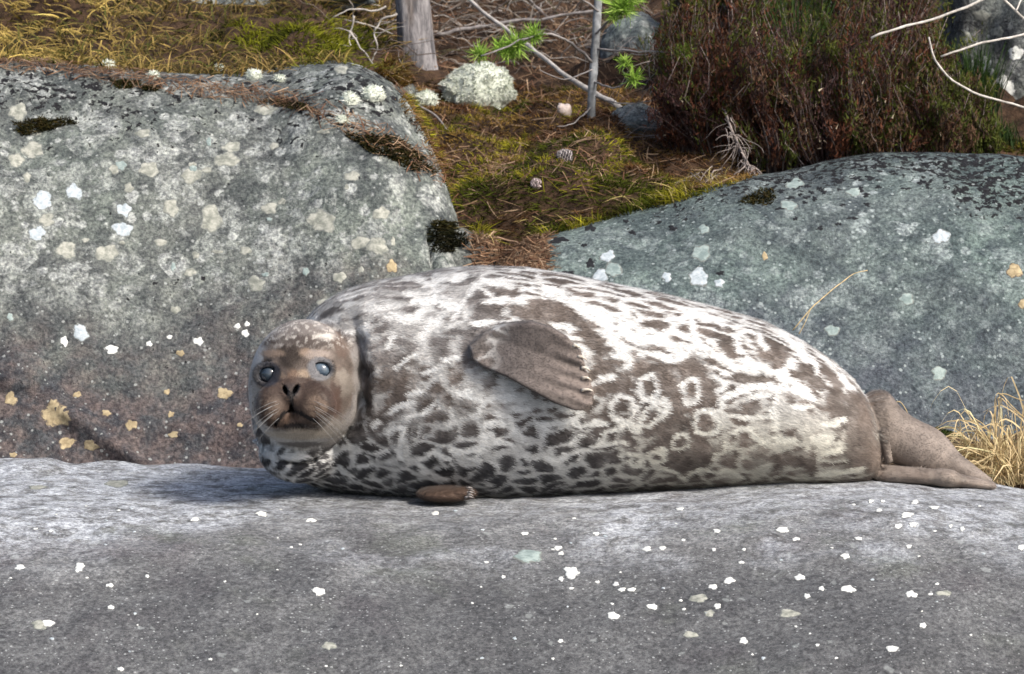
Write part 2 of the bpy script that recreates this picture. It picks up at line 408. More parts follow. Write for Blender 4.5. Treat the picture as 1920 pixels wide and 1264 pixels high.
br = boulder('boulder', [780, 850, 890, 920, 960, 1010, 1050, 1150, 1250, 1330, 1450, 1550, 1650, 1750, 1850, 1920, 2200, 3000],
             [1000, 800, 620, 510, 472, 449, 436, 406, 376, 350, 326, 301, 288, 284, 286, 291, 330, 480],
             lambda x: np.interp(x, [-.2, .5, .8, 1.2], [.42, .44, .50, .52]), lambda x: np.interp(x, [-.2, 0, .3, .6], [.90, .98, 1.12, 1.18]), -.10, -.16, 2.4, 420, M_ROCK_R, attrs_right,
             'smooth blue-green grey boulder with black lichen flecks behind the seal\'s back', .85, .9, 2, .016)
_bv = {}
def bvh(*os):
    key = tuple(o.name for o in os)
    if key in _bv: return _bv[key]
    vs, fs, n = [], [], 0
    for o in os:
        me = o.data; a = np.empty(len(me.vertices) * 3); me.vertices.foreach_get('co', a); a = a.reshape(-1, 3) + np.array(o.location)
        f = np.empty(len(me.loops), np.int32); me.loops.foreach_get('vertex_index', f)
        vs.append(a); fs.append(f.reshape(-1, 4) + n); n += len(a)
    _bv[key] = BVHTree.FromPolygons(np.concatenate(vs).tolist(), np.concatenate(fs).tolist()); return _bv[key]
def attrs_back(V):
    n = fbm(V, 4, 4, 91)
    return {'bare': np.clip(.15 + .3 * n, 0, 1), 'black': np.clip(.3 + .5 * n, 0, 1), 'crust': np.clip(.6 + .5 * n, 0, 1)}
def lump(name, c, r, label, seed, mat, cat='boulder', amp=.12, nu=72, nv=40, sq=2.6, attrs=True):
    """a free-standing stone: a squared-off ellipsoid pushed about by noise"""
    u = np.linspace(0, 2 * math.pi, nu + 1)[:-1]; v = np.linspace(-math.pi / 2, math.pi / 2, nv)
    U, W = np.meshgrid(u, v, indexing='ij'); d = np.stack([np.cos(W) * np.cos(U), np.cos(W) * np.sin(U), np.sin(W)], -1)
    k = (np.abs(d) ** sq).sum(-1) ** (-1 / sq); d = d * k[..., None]
    d = d * (1 + amp * fbm(d + seed * 3.1, 1.6, 4, seed))[..., None]
    V = (np.array(c) + d * np.array(r)).reshape(-1, 3)
    i = np.arange(nu * nv).reshape(nu, nv); j = np.roll(i, -1, 0)
    F = np.stack([i[:, :-1], j[:, :-1], j[:, 1:], i[:, 1:]], -1).reshape(-1, 4)
    return tag(obj(name, mesh_np(name, V, F, attrs=attrs_back(V) if attrs else None), mat), label, cat)
def hitY(tree, px, py):
    h = tree.ray_cast(Vector(CAM), ray(px, py)); return h
# stones behind
def lump_on(px, py, Y, r, label, seed, mat=M_ROCK_B, amp=.12):
    c = P(px, py, Y); return lump('boulder', (c[0], Y + r[1] * .75, c[2]), r, label, seed, mat, amp=amp)
lump_on(1196, 258, 1.52, (.062, .09, .062), 'blue-grey stone between the young pine stem and the heather', 3)
lump_on(1195, 120, 2.15, (.085, .14, .10), 'grey stone standing behind the thin young pine', 5)
lump_on(1440, 30, 2.05, (.20, .25, .17), 'tall grey rock standing behind the heather', 6)
lump_on(1905, 110, 1.95, (.155, .3, .21), 'white-blotched grey rock beside the heather', 8, M_ROCK_L)
lump_on(1010, 30, 2.7, (.10, .12, .05), 'low grey stone in the brushwood behind the lichen cushion', 31)
c = P(440, 2, 2.02); lump('boulder', (c[0], 2.15, c[2]), (.29, .14, .034), 'low blue-grey rock beyond the yellow grass bank', 9, M_ROCK_B)
c = P(858, 476, .92); lump('boulder', (c[0], 1.02, c[2] - .08), (.085, .12, .125), 'small grey stone wedged between the two large boulders', 12, M_ROCK_L, amp=.08)
wedge = bpy.data.objects[[o.name for o in bpy.data.objects if o.get('label', '').startswith('small grey stone wedged')][0]]
c = P(650, 150, 1.8); lump('boulder', (c[0], 1.75, c[2] - .06), (.15, .22, .085), 'flat white-patched stone beside the pine trunk', 14, M_ROCK_L, amp=.08)
flat = [o for o in bpy.data.objects if o.get('label', '').startswith('flat white-patched')][0]

T_ALL = bvh(ledge, bl, br, soil, wedge, flat); T_LEDGE = bvh(ledge); T_L = bvh(bl); T_R = bvh(br); T_SOIL = bvh(soil)

# ------------------------------------------------------------------ crusts of lichen on the rocks, each a thin irregular scab
def scab(parent, tree, px, py, rx, ry, mat, thick=.0010, name='lichen', lobes=.16):
    h = tree.ray_cast(Vector(CAM), ray(px, py))
    if h[0] is None: return
    pc, nc = h[0], h[1]
    if nc.dot(ray(px, py)) > 0: nc = -nc
    sc = (pc.y + 12) / 12 / 1000
    # rx, ry are photo pixels; the foreshortening is undone by marking the rim through the lens and dropping it on the stone
    n = 20; a = np.arange(n) * 2 * math.pi / n; ph = rng.uniform(0, 6.28, 3)
    k = 1 + lobes * np.sin(2 * a + ph[0]) * .6 + lobes * np.sin(3 * a + ph[1]) * .6 + lobes * np.sin(5 * a + ph[2]) * .7 + np.convolve(np.tile(rng.uniform(-.16, .16, n), 3), [.25, .5, .25], 'same')[n:2 * n]
    V, ok = [np.array(pc + nc * thick)], True
    for f, hgt in ((.6, thick), (.95, thick * .6), (1.12, -thick * .4)):
        for i in range(n):
            q = tree.ray_cast(Vector(CAM), ray(px + rx * f * k[i] * math.cos(a[i]), py + ry * f * k[i] * math.sin(a[i])))
            if q[0] is None or (q[0] - pc).length > .18: return
            m = q[1] if q[1].dot(nc) > 0 else -q[1]
            V.append(np.array(q[0] + m * hgt))
    j = np.arange(n); jn = np.roll(j, -1)
    F3 = np.stack([0 * j, 1 + j, 1 + jn], -1)[:, ::-1]
    F4 = np.concatenate([np.stack([1 + r * n + j, 1 + (r + 1) * n + j, 1 + (r + 1) * n + jn, 1 + r * n + jn], -1) for r in (0, 1)])[:, ::-1]
    obj(name, mesh_np('lichen', np.array(V), [F4, F3], attrs={'rim': np.concatenate([[0], np.full(n, .3), np.full(n, .78), np.full(n, 1.1)])}), mat, parent)
left_pale = [(80, 376, 19, 16), (138, 360, 15, 15), (230, 430, 17, 14), (232, 393, 13, 12), (70, 438, 16, 13), (33, 210, 19, 14), (62, 280, 20, 14), (320, 390, 15, 15),
             (152, 625, 15, 15), (280, 318, 18, 13), (434, 276, 16, 11), (300, 455, 11, 8), (124, 470, 17, 16), (200, 475, 20, 16), (88, 412, 16, 12), (708, 462, 20, 17),
             (395, 410, 20, 24), (214, 318, 10, 8), (268, 250, 14, 8), (500, 205, 24, 9), (640, 130, 12, 9), (612, 572, 17, 12), (636, 520, 12, 10), (460, 470, 10, 9), (66, 250, 9, 6)]
for i, s in enumerate(left_pale): scab(bl, T_L, *s, M_LBLUE if i in (0, 1, 2, 3, 4, 8) else M_LGREY)
for s in [(604, 415, 24, 21), (360, 330, 20, 13), (425, 300, 22, 14), (505, 390, 14, 12), (480, 532, 16, 14), (715, 400, 15, 12), (30, 300, 16, 12), (660, 330, 16, 9), (675, 455, 17, 12)]: scab(bl, T_L, *s, M_LGREY)
for s in [(105, 778, 25, 25), (20, 748, 12, 12), (246, 797, 11, 10), (420, 737, 13, 12), (320, 777, 6, 6), (313, 735, 6, 5), (125, 830, 15, 11), (170, 835, 14, 10), (25, 853, 7, 5), (338, 662, 7, 6),
          (200, 775, 9, 6), (450, 797, 6, 4), (325, 815, 9, 6), (735, 500, 10, 12), (145, 740, 7, 6)]: scab(bl, T_L, *s, M_LOCHRE)
for s in [(372, 640, 10, 8), (318, 632, 5, 4), (280, 645, 6, 5), (445, 612, 6, 5), (460, 625, 7, 7), (463, 608, 5, 5), (120, 640, 7, 9), (210, 655, 12, 8)]: scab(bl, T_L, *s, M_LWHITE)
for i in range(30):
    scab(bl, T_L, rng.uniform(0, 780), rng.uniform(240, 640), rng.uniform(4, 11), rng.uniform(3, 9), [M_LGREY, M_LGREY, M_LGREY, M_LMINT][rng.integers(4)])
for s in [(1765, 444, 15, 13), (1139, 481, 13, 10), (1126, 516, 12, 14), (1310, 520, 19, 15), (1349, 531, 10, 7), (1250, 520, 9, 9)]: scab(br, T_R, *s, M_LBLUE)
for s in [(1315, 475, 18, 14), (1490, 345, 16, 10), (1480, 385, 14, 10), (1600, 360, 12, 8), (1150, 506, 14, 14), (1320, 430, 10, 8), (1700, 560, 14, 10), (1560, 620, 12, 10), (1760, 700, 14, 12)]: scab(br, T_R, *s, M_LMINT)
for s in [(1901, 508, 13, 14), (1917, 570, 7, 9), (1434, 480, 5, 8)]: scab(br, T_R, *s, M_LOCHRE)
for s in [(1020, 482, 10, 9), (1107, 494, 8, 7), (1048, 450, 14, 6), (1107, 428, 9, 6), (1261, 428, 7, 5), (1064, 512, 12, 4), (1174, 415, 5, 3), (1351, 512, 6, 4), (1095, 460, 5, 3), (1186, 436, 6, 4)]: scab(br, T_R, *s, M_LBLACK, lobes=.3)
for i in range(70):
    px_, q = rng.uniform(1440, 1920), abs(rng.normal(0, 55))
    scab(br, T_R, px_, np.interp(px_, [1440, 1550, 1650, 1750, 1920], [335, 310, 298, 293, 300]) + q, rng.uniform(3, 9), rng.uniform(2, 5), M_LBLACK, lobes=.4)
slab_white = [(150, 1062, 10, 6), (147, 1070, 7, 3), (37, 1064, 10, 5), (206, 1098, 7, 4), (208, 1139, 6, 4), (90, 1169, 11, 7), (598, 1109, 12, 7), (366, 974, 7, 4), (490, 964, 11, 5), (583, 976, 9, 4), (226, 1255, 6, 4), (276, 1081, 4, 3),
              (1071, 1074, 15, 11), (1052, 1086, 6, 4), (1046, 1028, 8, 4), (1052, 1038, 6, 3), (1118, 1001, 7, 3), (983, 1001, 7, 3), (1214, 1030, 9, 5), (1242, 1028, 7, 4), (1150, 1155, 11, 7), (1224, 1138, 10, 6), (1185, 1106, 8, 4), (1166, 1106, 7, 4),
              (1155, 1096, 6, 4), (1120, 1092, 4, 3), (1051, 1202, 5, 3), (944, 1082, 4, 3), (816, 963, 7, 4), (1467, 994, 13, 5), (1344, 996, 7, 4), (1500, 1083, 10, 6), (1367, 1089, 10, 6), (1337, 1101, 9, 5), (1345, 1137, 7, 5), (1589, 1105, 13, 7),
              (1585, 1043, 9, 5), (1709, 1115, 10, 7), (1731, 1173, 7, 5), (1673, 1217, 11, 7), (1394, 1202, 9, 6), (1540, 1104, 6, 4), (1513, 1118, 6, 5), (1700, 966, 12, 5), (1712, 984, 8, 4), (1684, 987, 8, 4), (1716, 942, 7, 4), (1633, 940, 6, 3),
              (1648, 957, 6, 3), (1752, 952, 9, 3), (1493, 1011, 8, 3), (1609, 1010, 7, 3), (1704, 1025, 6, 3), (1782, 987, 4, 3), (1804, 992, 5, 4), (1915, 1027, 8, 5), (1395, 1031, 4, 3), (1338, 1031, 4, 3), (1390, 1055, 5, 3), (1281, 1013, 4, 2), (1655, 940, 5, 2), (1275, 955, 8, 3)]
for s in slab_white: scab(ledge, T_LEDGE, *s, M_LWHITE, .0015)
for i in range(70):
    r = rng.uniform(1.6, 3.6); py_ = rng.uniform(945, 1250); scab(ledge, T_LEDGE, rng.uniform(10, 1910), py_, r * 1.25, r * (.5 + .25 * (py_ - 945) / 300), M_LWHITE if i % 3 else M_LBLUE, .0012)
for s in [(991, 1043, 28, 11)]: scab(ledge, T_LEDGE, *s, M_LMINT, .0015)
for s in [(617, 1211, 12, 8), (75, 1172, 17, 8), (220, 907, 22, 6), (70, 914, 16, 4), (1310, 1122, 18, 7), (1330, 1150, 10, 6), (1770, 1112, 14, 5), (1480, 1150, 16, 8), (1295, 1190, 14, 6)]: scab(ledge, T_LEDGE, *s, M_LGREY, .0012)

# ------------------------------------------------------------------ the seal
BX = np.array([480, 495, 515, 545, 590, 650, 700, 760, 830, 900, 980, 1060, 1150, 1250, 1350, 1430, 1500, 1560, 1600, 1625, 1642, 1651, 1656])
BT = np.array([826, 780, 735, 672, 612, 568, 541, 520, 505, 500, 503, 515, 534, 554, 580, 603, 638, 677, 712, 748, 790, 825, 850])
BB = np.array([834, 856, 876, 897, 914, 924, 929, 934, 938, 939, 936, 930, 926, 920, 916, 912, 910, 909, 908, 904, 893, 878, 856])
BR = np.array([.004, .035, .062, .095, .13, .165, .185, .203, .214, .218, .217, .212, .205, .194, .178, .163, .147, .125, .104, .084, .060, .036, .006])
fx = np.linspace(470, 1660, 1191)
def smo(v, k=13):
    return np.convolve(np.pad(v, k // 2, 'edge'), np.hanning(k + 2)[1:-1] / np.hanning(k + 2)[1:-1].sum(), 'valid')
ft, fb, fr = smo(np.interp(fx, BX, BT)), smo(np.interp(fx, BX, BB)), smo(np.interp(fx, BX, BR))
LZ = (930 - (ft + fb) / 2) / 1000 / CT; LR = np.maximum((fb - ft) / 2000, .004); LX = (fx - 960) / 1000
YB = .0
def loft(p):
    x = p[:, 0]; zc = np.interp(x, LX, LZ); rz = np.interp(x, LX, LR); ry = np.interp(x, LX, fr)
    dy = np.abs((p[:, 1] - YB) / ry); dz = (p[:, 2] - zc) / rz; az = np.abs(dz)
    g = np.where(dz < 0, (dy ** 2.35 + az ** 2.35) ** (1 / 2.35), np.sqrt(dy * dy + az * az)) - 1
    d = g * np.minimum(ry, rz)
    return np.maximum(d, np.maximum(x - LX[-1], LX[0] - x))
def ell(p, c, r):
    q = p - np.array(c); r = np.array(r)
    k0 = np.linalg.norm(q / r, axis=1); k1 = np.linalg.norm(q / (r * r), axis=1)
    return k0 * (k0 - 1) / np.maximum(k1, 1e-6)
def cone(p, a, b, ra, rb, sy=1.0):
    a = np.array(a); b = np.array(b); q = p - a; ab = b - a
    t = np.clip(q @ ab / (ab @ ab), 0, 1); e = q - t[:, None] * ab; e[:, 1] *= sy
    return np.linalg.norm(e, axis=1) - (ra + (rb - ra) * t)
def smin(a, b, k):
    h = np.maximum(k - np.abs(a - b), 0) / k; return np.minimum(a, b) - h * h * k * .25
def smax(a, b, k): return -smin(-a, -b, k)
FL = np.array([(1061, 629), (1075, 644), (1088, 655), (1098, 690), (1106, 712), (1112, 733), (1108, 752), (1094, 762), (1079, 763), (1039, 750), (995, 728), (951, 704), (906, 686),
               (885, 672), (880, 650), (905, 628), (946, 609), (995, 603), (1033, 613)], float)
FLW = P(FL[:, 0], FL[:, 1], -.22)[:, [0, 2]]
def poly2(q, poly):
    d = np.full(len(q), 1e9); s = np.ones(len(q)); n = len(poly); j = n - 1
    for i in range(n):
        a, b = poly[i], poly[j]; e = b - a; w_ = q - a
        t = np.clip((w_ @ e) / (e @ e), 0, 1); d = np.minimum(d, ((w_ - t[:, None] * e) ** 2).sum(1))
        c1 = q[:, 1] >= a[1]; c2 = q[:, 1] < b[1]; c3 = e[0] * w_[:, 1] > e[1] * w_[:, 0]
        s = np.where((c1 & c2 & c3) | (~c1 & ~c2 & ~c3), -s, s); j = i
    return s * np.sqrt(d)
F0 = P(900, 655, -.2)[[0, 2]]; F1 = P(1108, 725, -.2)[[0, 2]]; FD = (F1 - F0) / np.linalg.norm(F1 - F0); FN = np.array([-FD[1], FD[0]])
def flip_uv(p):
    q = p[:, [0, 2]] - F0; return q @ FD, q @ FN
def flip_y(u, v): return -.204 - .24 * np.clip(u, -.05, .24) - .45 * np.clip(-v, -.03, .06)
def flipper(p):
    u, v = flip_uv(p)
    t = np.clip(u / .21, 0, 1)
    h = .021 - .012 * t
    h = h + .0024 * sstep(.45, .98, t) * np.cos(v / .0245 * 2 * math.pi + .6 + 1.2 * np.sin(v * 40)) + .004 * sstep(-.01, -.04, v)
    d2 = poly2(p[:, [0, 2]], FLW); r = .007
    a = np.maximum(d2 + r, 0); b = np.abs(p[:, 1] - flip_y(u, v)) * .93 - h + r
    return np.minimum(np.maximum(d2 + r, b), 0) + np.hypot(a, np.maximum(b, 0)) - r
HC = P(571, 713, -.115)
def hp(px, py, y): return P(px, py, y)
EYE = [hp(506, 701, -.1), hp(603, 693, -.1)]
HSH = np.array([0, -.042, .0044])
def head(p):
    p = p - HSH
    d = ell(p, HC, (.0985, .120, .112))
    d = smin(d, ell(p, hp(562, 742, -.150), (.083, .098, .080)), .03)           # lower face
    d = smin(d, ell(p, hp(572, 766, -.120), (.093, .10, .061)), .02)            # jowls
    mz = smin(ell(p, hp(517, 761, -.243), (.036, .042, .042)), ell(p, hp(588, 759, -.246), (.043, .045, .043)), .008)
    mz = smin(mz, ell(p, hp(548, 738, -.238), (.024, .046, .024)), .014)
    mz = smin(mz, ell(p, hp(549, 705, -.19), (.024, .05, .040)), .022)          # bridge of the nose
    mz = smin(mz, ell(p, hp(551, 791, -.228), (.031, .036, .021)), .005)        # lower lip and chin
    d = smin(d, mz, .010)
    for e in EYES: d = smax(d, -(np.linalg.norm(p - e, axis=1) - .0215), .008)
    for e in EYES:                                                            # lids
        q = p - e; ring = np.hypot(np.hypot(q[:, 0] * .86, q[:, 2] * 1.08) - .0205, q[:, 1] + .011) - .0040
        d = smin(d, ring, .006)
    for (a, b, y) in ((538, 733, -.263), (554, 732, -.263)):                   # nostrils
        c_ = hp(a, b, y); s_ = -1 if a < 546 else 1
        q = p - c_; q = np.stack([q[:, 0] - s_ * .45 * q[:, 2], q[:, 1], q[:, 2]], 1)
        d = smax(d, -ell(q, (0, 0, 0), (.0058, .018, .0105)), .002)
    for (a, b) in MOUTH:
        d = smax(d, -cone(p, a, b, .0030, .0030, .35), .004)
    return d
EYES0 = EYES = [hp(506, 701, -.1985), hp(602, 693, -.2045)]
mpts = [(518, 795), (523, 785), (533, 773), (548, 767), (562, 773), (576, 782), (590, 788)]
MOUTH = []
for i in range(len(mpts) - 1):
    MOUTH.append((hp(*mpts[i], -.262), hp(*mpts[i + 1], -.262)))
MOUTH.append((hp(547, 745, -.266), hp(548, 767, -.266)))
EYEW = [e + HSH for e in EYES]
def chain(pts, y): return [(hp(*pts[i], y), hp(*pts[i + 1], y)) for i in range(len(pts) - 1)]
FOLD1 = chain([(652, 600), (672, 640), (681, 700), (678, 755), (660, 800)], -.185); FOLD2 = chain([(508, 862), (545, 870), (585, 865), (622, 845), (656, 806)], -.165)
def seal_sdf(p, fine=True):
    d = loft(p)
    d = smin(d, ell(p, hp(705, 665, -.045), (.15, .14, .125)), .05)              # shoulder
    d = smin(d, ell(p, hp(564, 848, -.075), (.077, .09, .056)), .012)            # chest under the chin
    x = p[:, 0]
    m = x > hp(1560, 0, 0)[0]
    if m.any():
        q = p[m]; e = d[m]
        up = smin(cone(q, hp(1640, 800, .03), hp(1735, 845, .03), .060, .036, 1.4), cone(q, hp(1735, 845, .03), hp(1850, 904, .01), .036, .011, 1.1), .04)
        up = smin(up, ell(q, hp(1648, 765, .03), (.028, .04, .032)), .02)
        lo = cone(q, hp(1650, 888, .0), hp(1780, 896, -.03), .017, .014, .5)
        lo = smin(lo, cone(q, hp(1770, 896, -.03), hp(1860, 911, -.02), .014, .0075, .6), .012)
        tl = cone(q, hp(1655, 815, -.035), hp(1666, 862, -.035), .011, .007)
        h_ = smin(smin(up, lo, .002), tl, .006)
        d[m] = smin(e, h_, .008)
    m = (x > hp(840, 0, 0)[0]) & (x < hp(1150, 0, 0)[0])
    if m.any():
        q = p[m]; e = d[m]
        e = smin(e, flipper(q), .010)
        lf = ell(q, hp(832, 926, -.175), (.052, .05, .0135)); lf = smin(lf, ell(q, hp(868, 924, -.20), (.022, .02, .010)), .01)
        d[m] = smin(e, lf, .003)
    m = (x > hp(760, 0, 0)[0]) & (x <= hp(840, 0, 0)[0])
    if m.any():
        q = p[m]; lf = ell(q, hp(832, 926, -.175), (.052, .05, .0135)); d[m] = smin(d[m], lf, .003)
    m = x < hp(720, 0, 0)[0]
    if m.any():
        q = p[m]; e = d[m]
        for a_, b_ in FOLD1: e = smax(e, -cone(q, a_, b_, .0065, .0065, .30), .020)
        e = smin(e, ell(q, hp(578, 786, -.055), (.104, .125, .084)), .006)      # neck roll
        for a_, b_ in FOLD2: e = smax(e, -cone(q, a_, b_, .0042, .0042, .22), .007)
        d[m] = smin(e, head(q), .004)
    return d
def surface_nets(f, lo, h):
    nx, ny, nz = lo['n']; org = lo['o']
    ins = f < 0
    c = np.zeros((nx - 1, ny - 1, nz - 1), np.int8)
    for a in (0, 1):
        for b in (0, 1):
            for e in (0, 1): c += ins[a:nx - 1 + a, b:ny - 1 + b, e:nz - 1 + e]
    I = np.argwhere((c > 0) & (c < 8)); idx = -np.ones(c.shape, np.int64); idx[tuple(I.T)] = np.arange(len(I))
    acc = np.zeros((len(I), 3)); cnt = np.zeros(len(I))
    cor = [(a, b, e) for a in (0, 1) for b in (0, 1) for e in (0, 1)]
    for A in cor:
        for B in cor:
            if sum(A) < sum(B) and sum(abs(i - j) for i, j in zip(A, B)) == 1:
                fa = f[tuple((I + A).T)]; fb_ = f[tuple((I + B).T)]; x = (fa < 0) != (fb_ < 0)
                t = np.where(x, fa / np.where(x, fa - fb_, 1), 0)
                acc += np.where(x[:, None], np.array(A) + t[:, None] * (np.array(B) - np.array(A)), 0); cnt += x
    V = (I + acc / cnt[:, None]) * h + org
    Q = []
    for ax in range(3):
        sl0 = [slice(None)] * 3; sl1 = [slice(None)] * 3; sl0[ax] = slice(0, -1); sl1[ax] = slice(1, None)
        a0, a1 = ins[tuple(sl0)], ins[tuple(sl1)]
        E = np.argwhere(a0 != a1); b, e = [k for k in range(3) if k != ax]
        E = E[(E[:, b] > 0) & (E[:, e] > 0) & (E[:, b] < f.shape[b] - 1) & (E[:, e] < f.shape[e] - 1)]
        def cell(db, de):
            k = E.copy(); k[:, b] += db; k[:, e] += de; return idx[tuple(k.T)]
        q = np.stack([cell(-1, -1), cell(0, -1), cell(0, 0), cell(-1, 0)], -1)
        fl = a0[tuple(E.T)]
        if ax == 1: fl = ~fl
        q[~fl] = q[~fl][:, ::-1]; Q.append(q)
    return V, np.concatenate(Q)
def grad(fn, p, e=.0012):
    g = np.empty_like(p)
    for k in range(3):
        o_ = np.zeros(3); o_[k] = e; g[:, k] = fn(p + o_) - fn(p - o_)
    return g / (2 * e)
def project(fn, V, n=2, e=.0012):
    for _ in range(n):
        d = fn(V); g = np.stack([(fn(V + np.eye(3)[k] * e) - d) / e for k in range(3)], 1)
        V = V - np.clip(d / np.maximum((g * g).sum(1), .15), -.006, .006)[:, None] * g
    return V
def split_quads(V, Q):
    e = np.sort(np.stack([Q, np.roll(Q, -1, 1)], -1).reshape(-1, 2), 1)
    key = e[:, 0] * len(V) + e[:, 1]; u, inv = np.unique(key, return_inverse=True)
    mid = (V[u // len(V)] + V[u % len(V)]) / 2; fc = V[Q].mean(1); n = len(V); ne = len(u)
    E = inv.reshape(-1, 4) + n; C = np.arange(len(Q)) + n + ne
    N = np.concatenate([np.stack([Q[:, k], E[:, k], C, E[:, k - 1]], -1) for k in range(4)])
    return np.concatenate([V, mid, fc]), N
h = .005; o0 = np.array([-.53, -.34, -.05]); o1 = np.array([.95, .26, .47]); nn = ((o1 - o0) / h).astype(int) + 1
G = np.stack(np.meshgrid(*[o0[k] + np.arange(nn[k]) * h for k in range(3)], indexing='ij'), -1).reshape(-1, 3)
fv = loft(G) ; near = np.abs(fv) < .34
val = fv.copy(); val[near] = seal_sdf(G[near])
SV, SQ = surface_nets(val.reshape(nn), {'n': nn, 'o': o0}, h)
SV, SQ = split_quads(SV, SQ); SV = project(seal_sdf, SV)
# settle the belly on the ledge
zz = slab_z(SV[:, 0], SV[:, 1]) - .004
SV[:, 2] = np.where(SV[:, 2] < zz, zz + .25 * np.maximum(SV[:, 2] - zz, -.01), SV[:, 2])
SN = unit(grad(seal_sdf, SV))
# orientation check: faces must look outwards
a, b, c_ = SV[SQ[:, 0]], SV[SQ[:, 1]], SV[SQ[:, 2]]
if ((np.cross(b - a, c_ - a) * SN[SQ[:, 0]]).sum(1) > 0).mean() < .5: SQ = SQ[:, ::-1]
T_SEAL = BVHTree.FromPolygons(SV.tolist(), SQ.tolist())

# coat: raster of explicit pale and dark strokes on the flank (x, z in 2 mm cells), the rest from cell noise on the unrolled body
RX0, RZ0, RS = -.55, -.02, .0015; RW, RH = 1000, 330
PALE = np.zeros((RW, RH)); RINGS = np.zeros((RW, RH)); DARK = np.zeros((RW, RH)); gx, gz = np.meshgrid(RX0 + np.arange(RW) * RS, RZ0 + np.arange(RH) * RS, indexing='ij')
def body_pt(px, py):
    q = T_SEAL.ray_cast(Vector(CAM), ray(px, py))
    return np.array(q[0]) if q[0] is not None else P(px, py, -.05)
def stroke(R, pts, w, s=1.0, closed=False):
    q = np.array([body_pt(*p)[[0, 2]] for p in (pts + [pts[0]] if closed else pts)])
    if len(q) == 1: q = np.concatenate([q, q + 1e-5])
    for a, b in zip(q[:-1], q[1:]):
        e = b - a; L2 = max(e @ e, 1e-12); wm = w / 1000
        i0, i1 = [int(np.clip((f(a[0], b[0]) - RX0 + k * wm * 2) / RS, 0, RW)) for f, k in ((min, -1), (max, 1))]
        j0, j1 = [int(np.clip((f(a[1], b[1]) - RZ0 + k * wm * 2) / RS, 0, RH)) for f, k in ((min, -1), (max, 1))]
        X, Z = gx[i0:i1, j0:j1], gz[i0:i1, j0:j1]
        t = np.clip(((X - a[0]) * e[0] + (Z - a[1]) * e[1]) / L2, 0, 1); d = np.hypot(X - a[0] - t * e[0], Z - a[1] - t * e[1])
        R[i0:i1, j0:j1] = np.maximum(R[i0:i1, j0:j1], s * sstep(wm * 1.15, wm * .35, d))
def ring(cx, cy, rx, ry, w, ang=0, s=1.0, fill=.9):
    a = np.linspace(0, 2 * math.pi, 15)[:-1]; k = 1 + rng.uniform(-.10, .10, 14); c0, s0 = math.cos(math.radians(ang)), math.sin(math.radians(ang))
    pts = [(cx + k[i] * (rx * math.cos(a[i]) * c0 - ry * math.sin(a[i]) * s0), cy + k[i] * (rx * math.cos(a[i]) * s0 + ry * math.sin(a[i]) * c0)) for i in range(14)]
    stroke(RINGS, pts, w, s, True)
    if fill: stroke(DARK, [(cx, cy)], min(rx, ry) * .62, fill)
def C6(*p): return [(1240 + a / 4.571, 690 + b / 4.571) for a, b in p]
def C5(*p): return [(1300 + a / 5.267, 540 + b / 5.267) for a, b in p]
def C4(*p): return [(1000 + a / 5.267, 490 + b / 5.267) for a, b in p]
def C3(*p): return [(900 + a / 5.267, 710 + b / 5.267) for a, b in p]
def C1(*p): return [(600 + a / 5.267, 490 + b / 5.267) for a, b in p]
def C2(*p): return [(580 + a / 5.267, 710 + b / 5.267) for a, b in p]
# broad dark saddle between the rings, round the flipper and on the rump, plus painted shade in the flipper and neck creases
for pts, w_ in (((1235, 700), (1260, 760), (1250, 830), (1280, 880)), 34), (((1290, 690), (1330, 740), (1300, 800), (1310, 850)), 30), (((1200, 690), (1235, 720)), 26), (((1120, 700), (1170, 720), (1130, 790)), 22), \
               (((1095, 620), (1120, 660), (1135, 700)), 22), (((930, 560), (900, 600), (880, 650)), 30), (((960, 585), (1060, 590), (1100, 620)), 16), (((880, 560), (960, 545)), 16), \
               (((720, 720), (750, 700), (740, 760), (700, 800)), 20), (((1600, 760), (1610, 800), (1600, 860), (1630, 860)), 34), (((1560, 740), (1570, 790)), 26), (((668, 640), (685, 700), (690, 760)), 12), \
               (((1350, 640), (1370, 660)), 14), (((1430, 660), (1460, 670)), 22), (((1500, 690), (1530, 720)), 16), (((1340, 700), (1400, 710), (1450, 715)), 13), (((1540, 690), (1570, 720)), 12), (((1520, 870), (1450, 860)), 14):
    stroke(DARK, list(pts), w_, .95)
ring(*C6((245, 190))[0], 15, 24, 5.5); ring(1211, 726, 18, 24, 6, 10); ring(1164, 767, 22, 26, 6.5); ring(1220, 776, 15, 27, 6, 40); ring(1238, 758, 12, 12, 5)
ring(*C6((150, 635))[0], 17, 13, 4.5, -35); ring(*C6((375, 465))[0], 23, 23, 6.5); ring(1228, 858, 14, 10, 4); ring(1190, 865, 13, 10, 4.5)
pw = 6.0
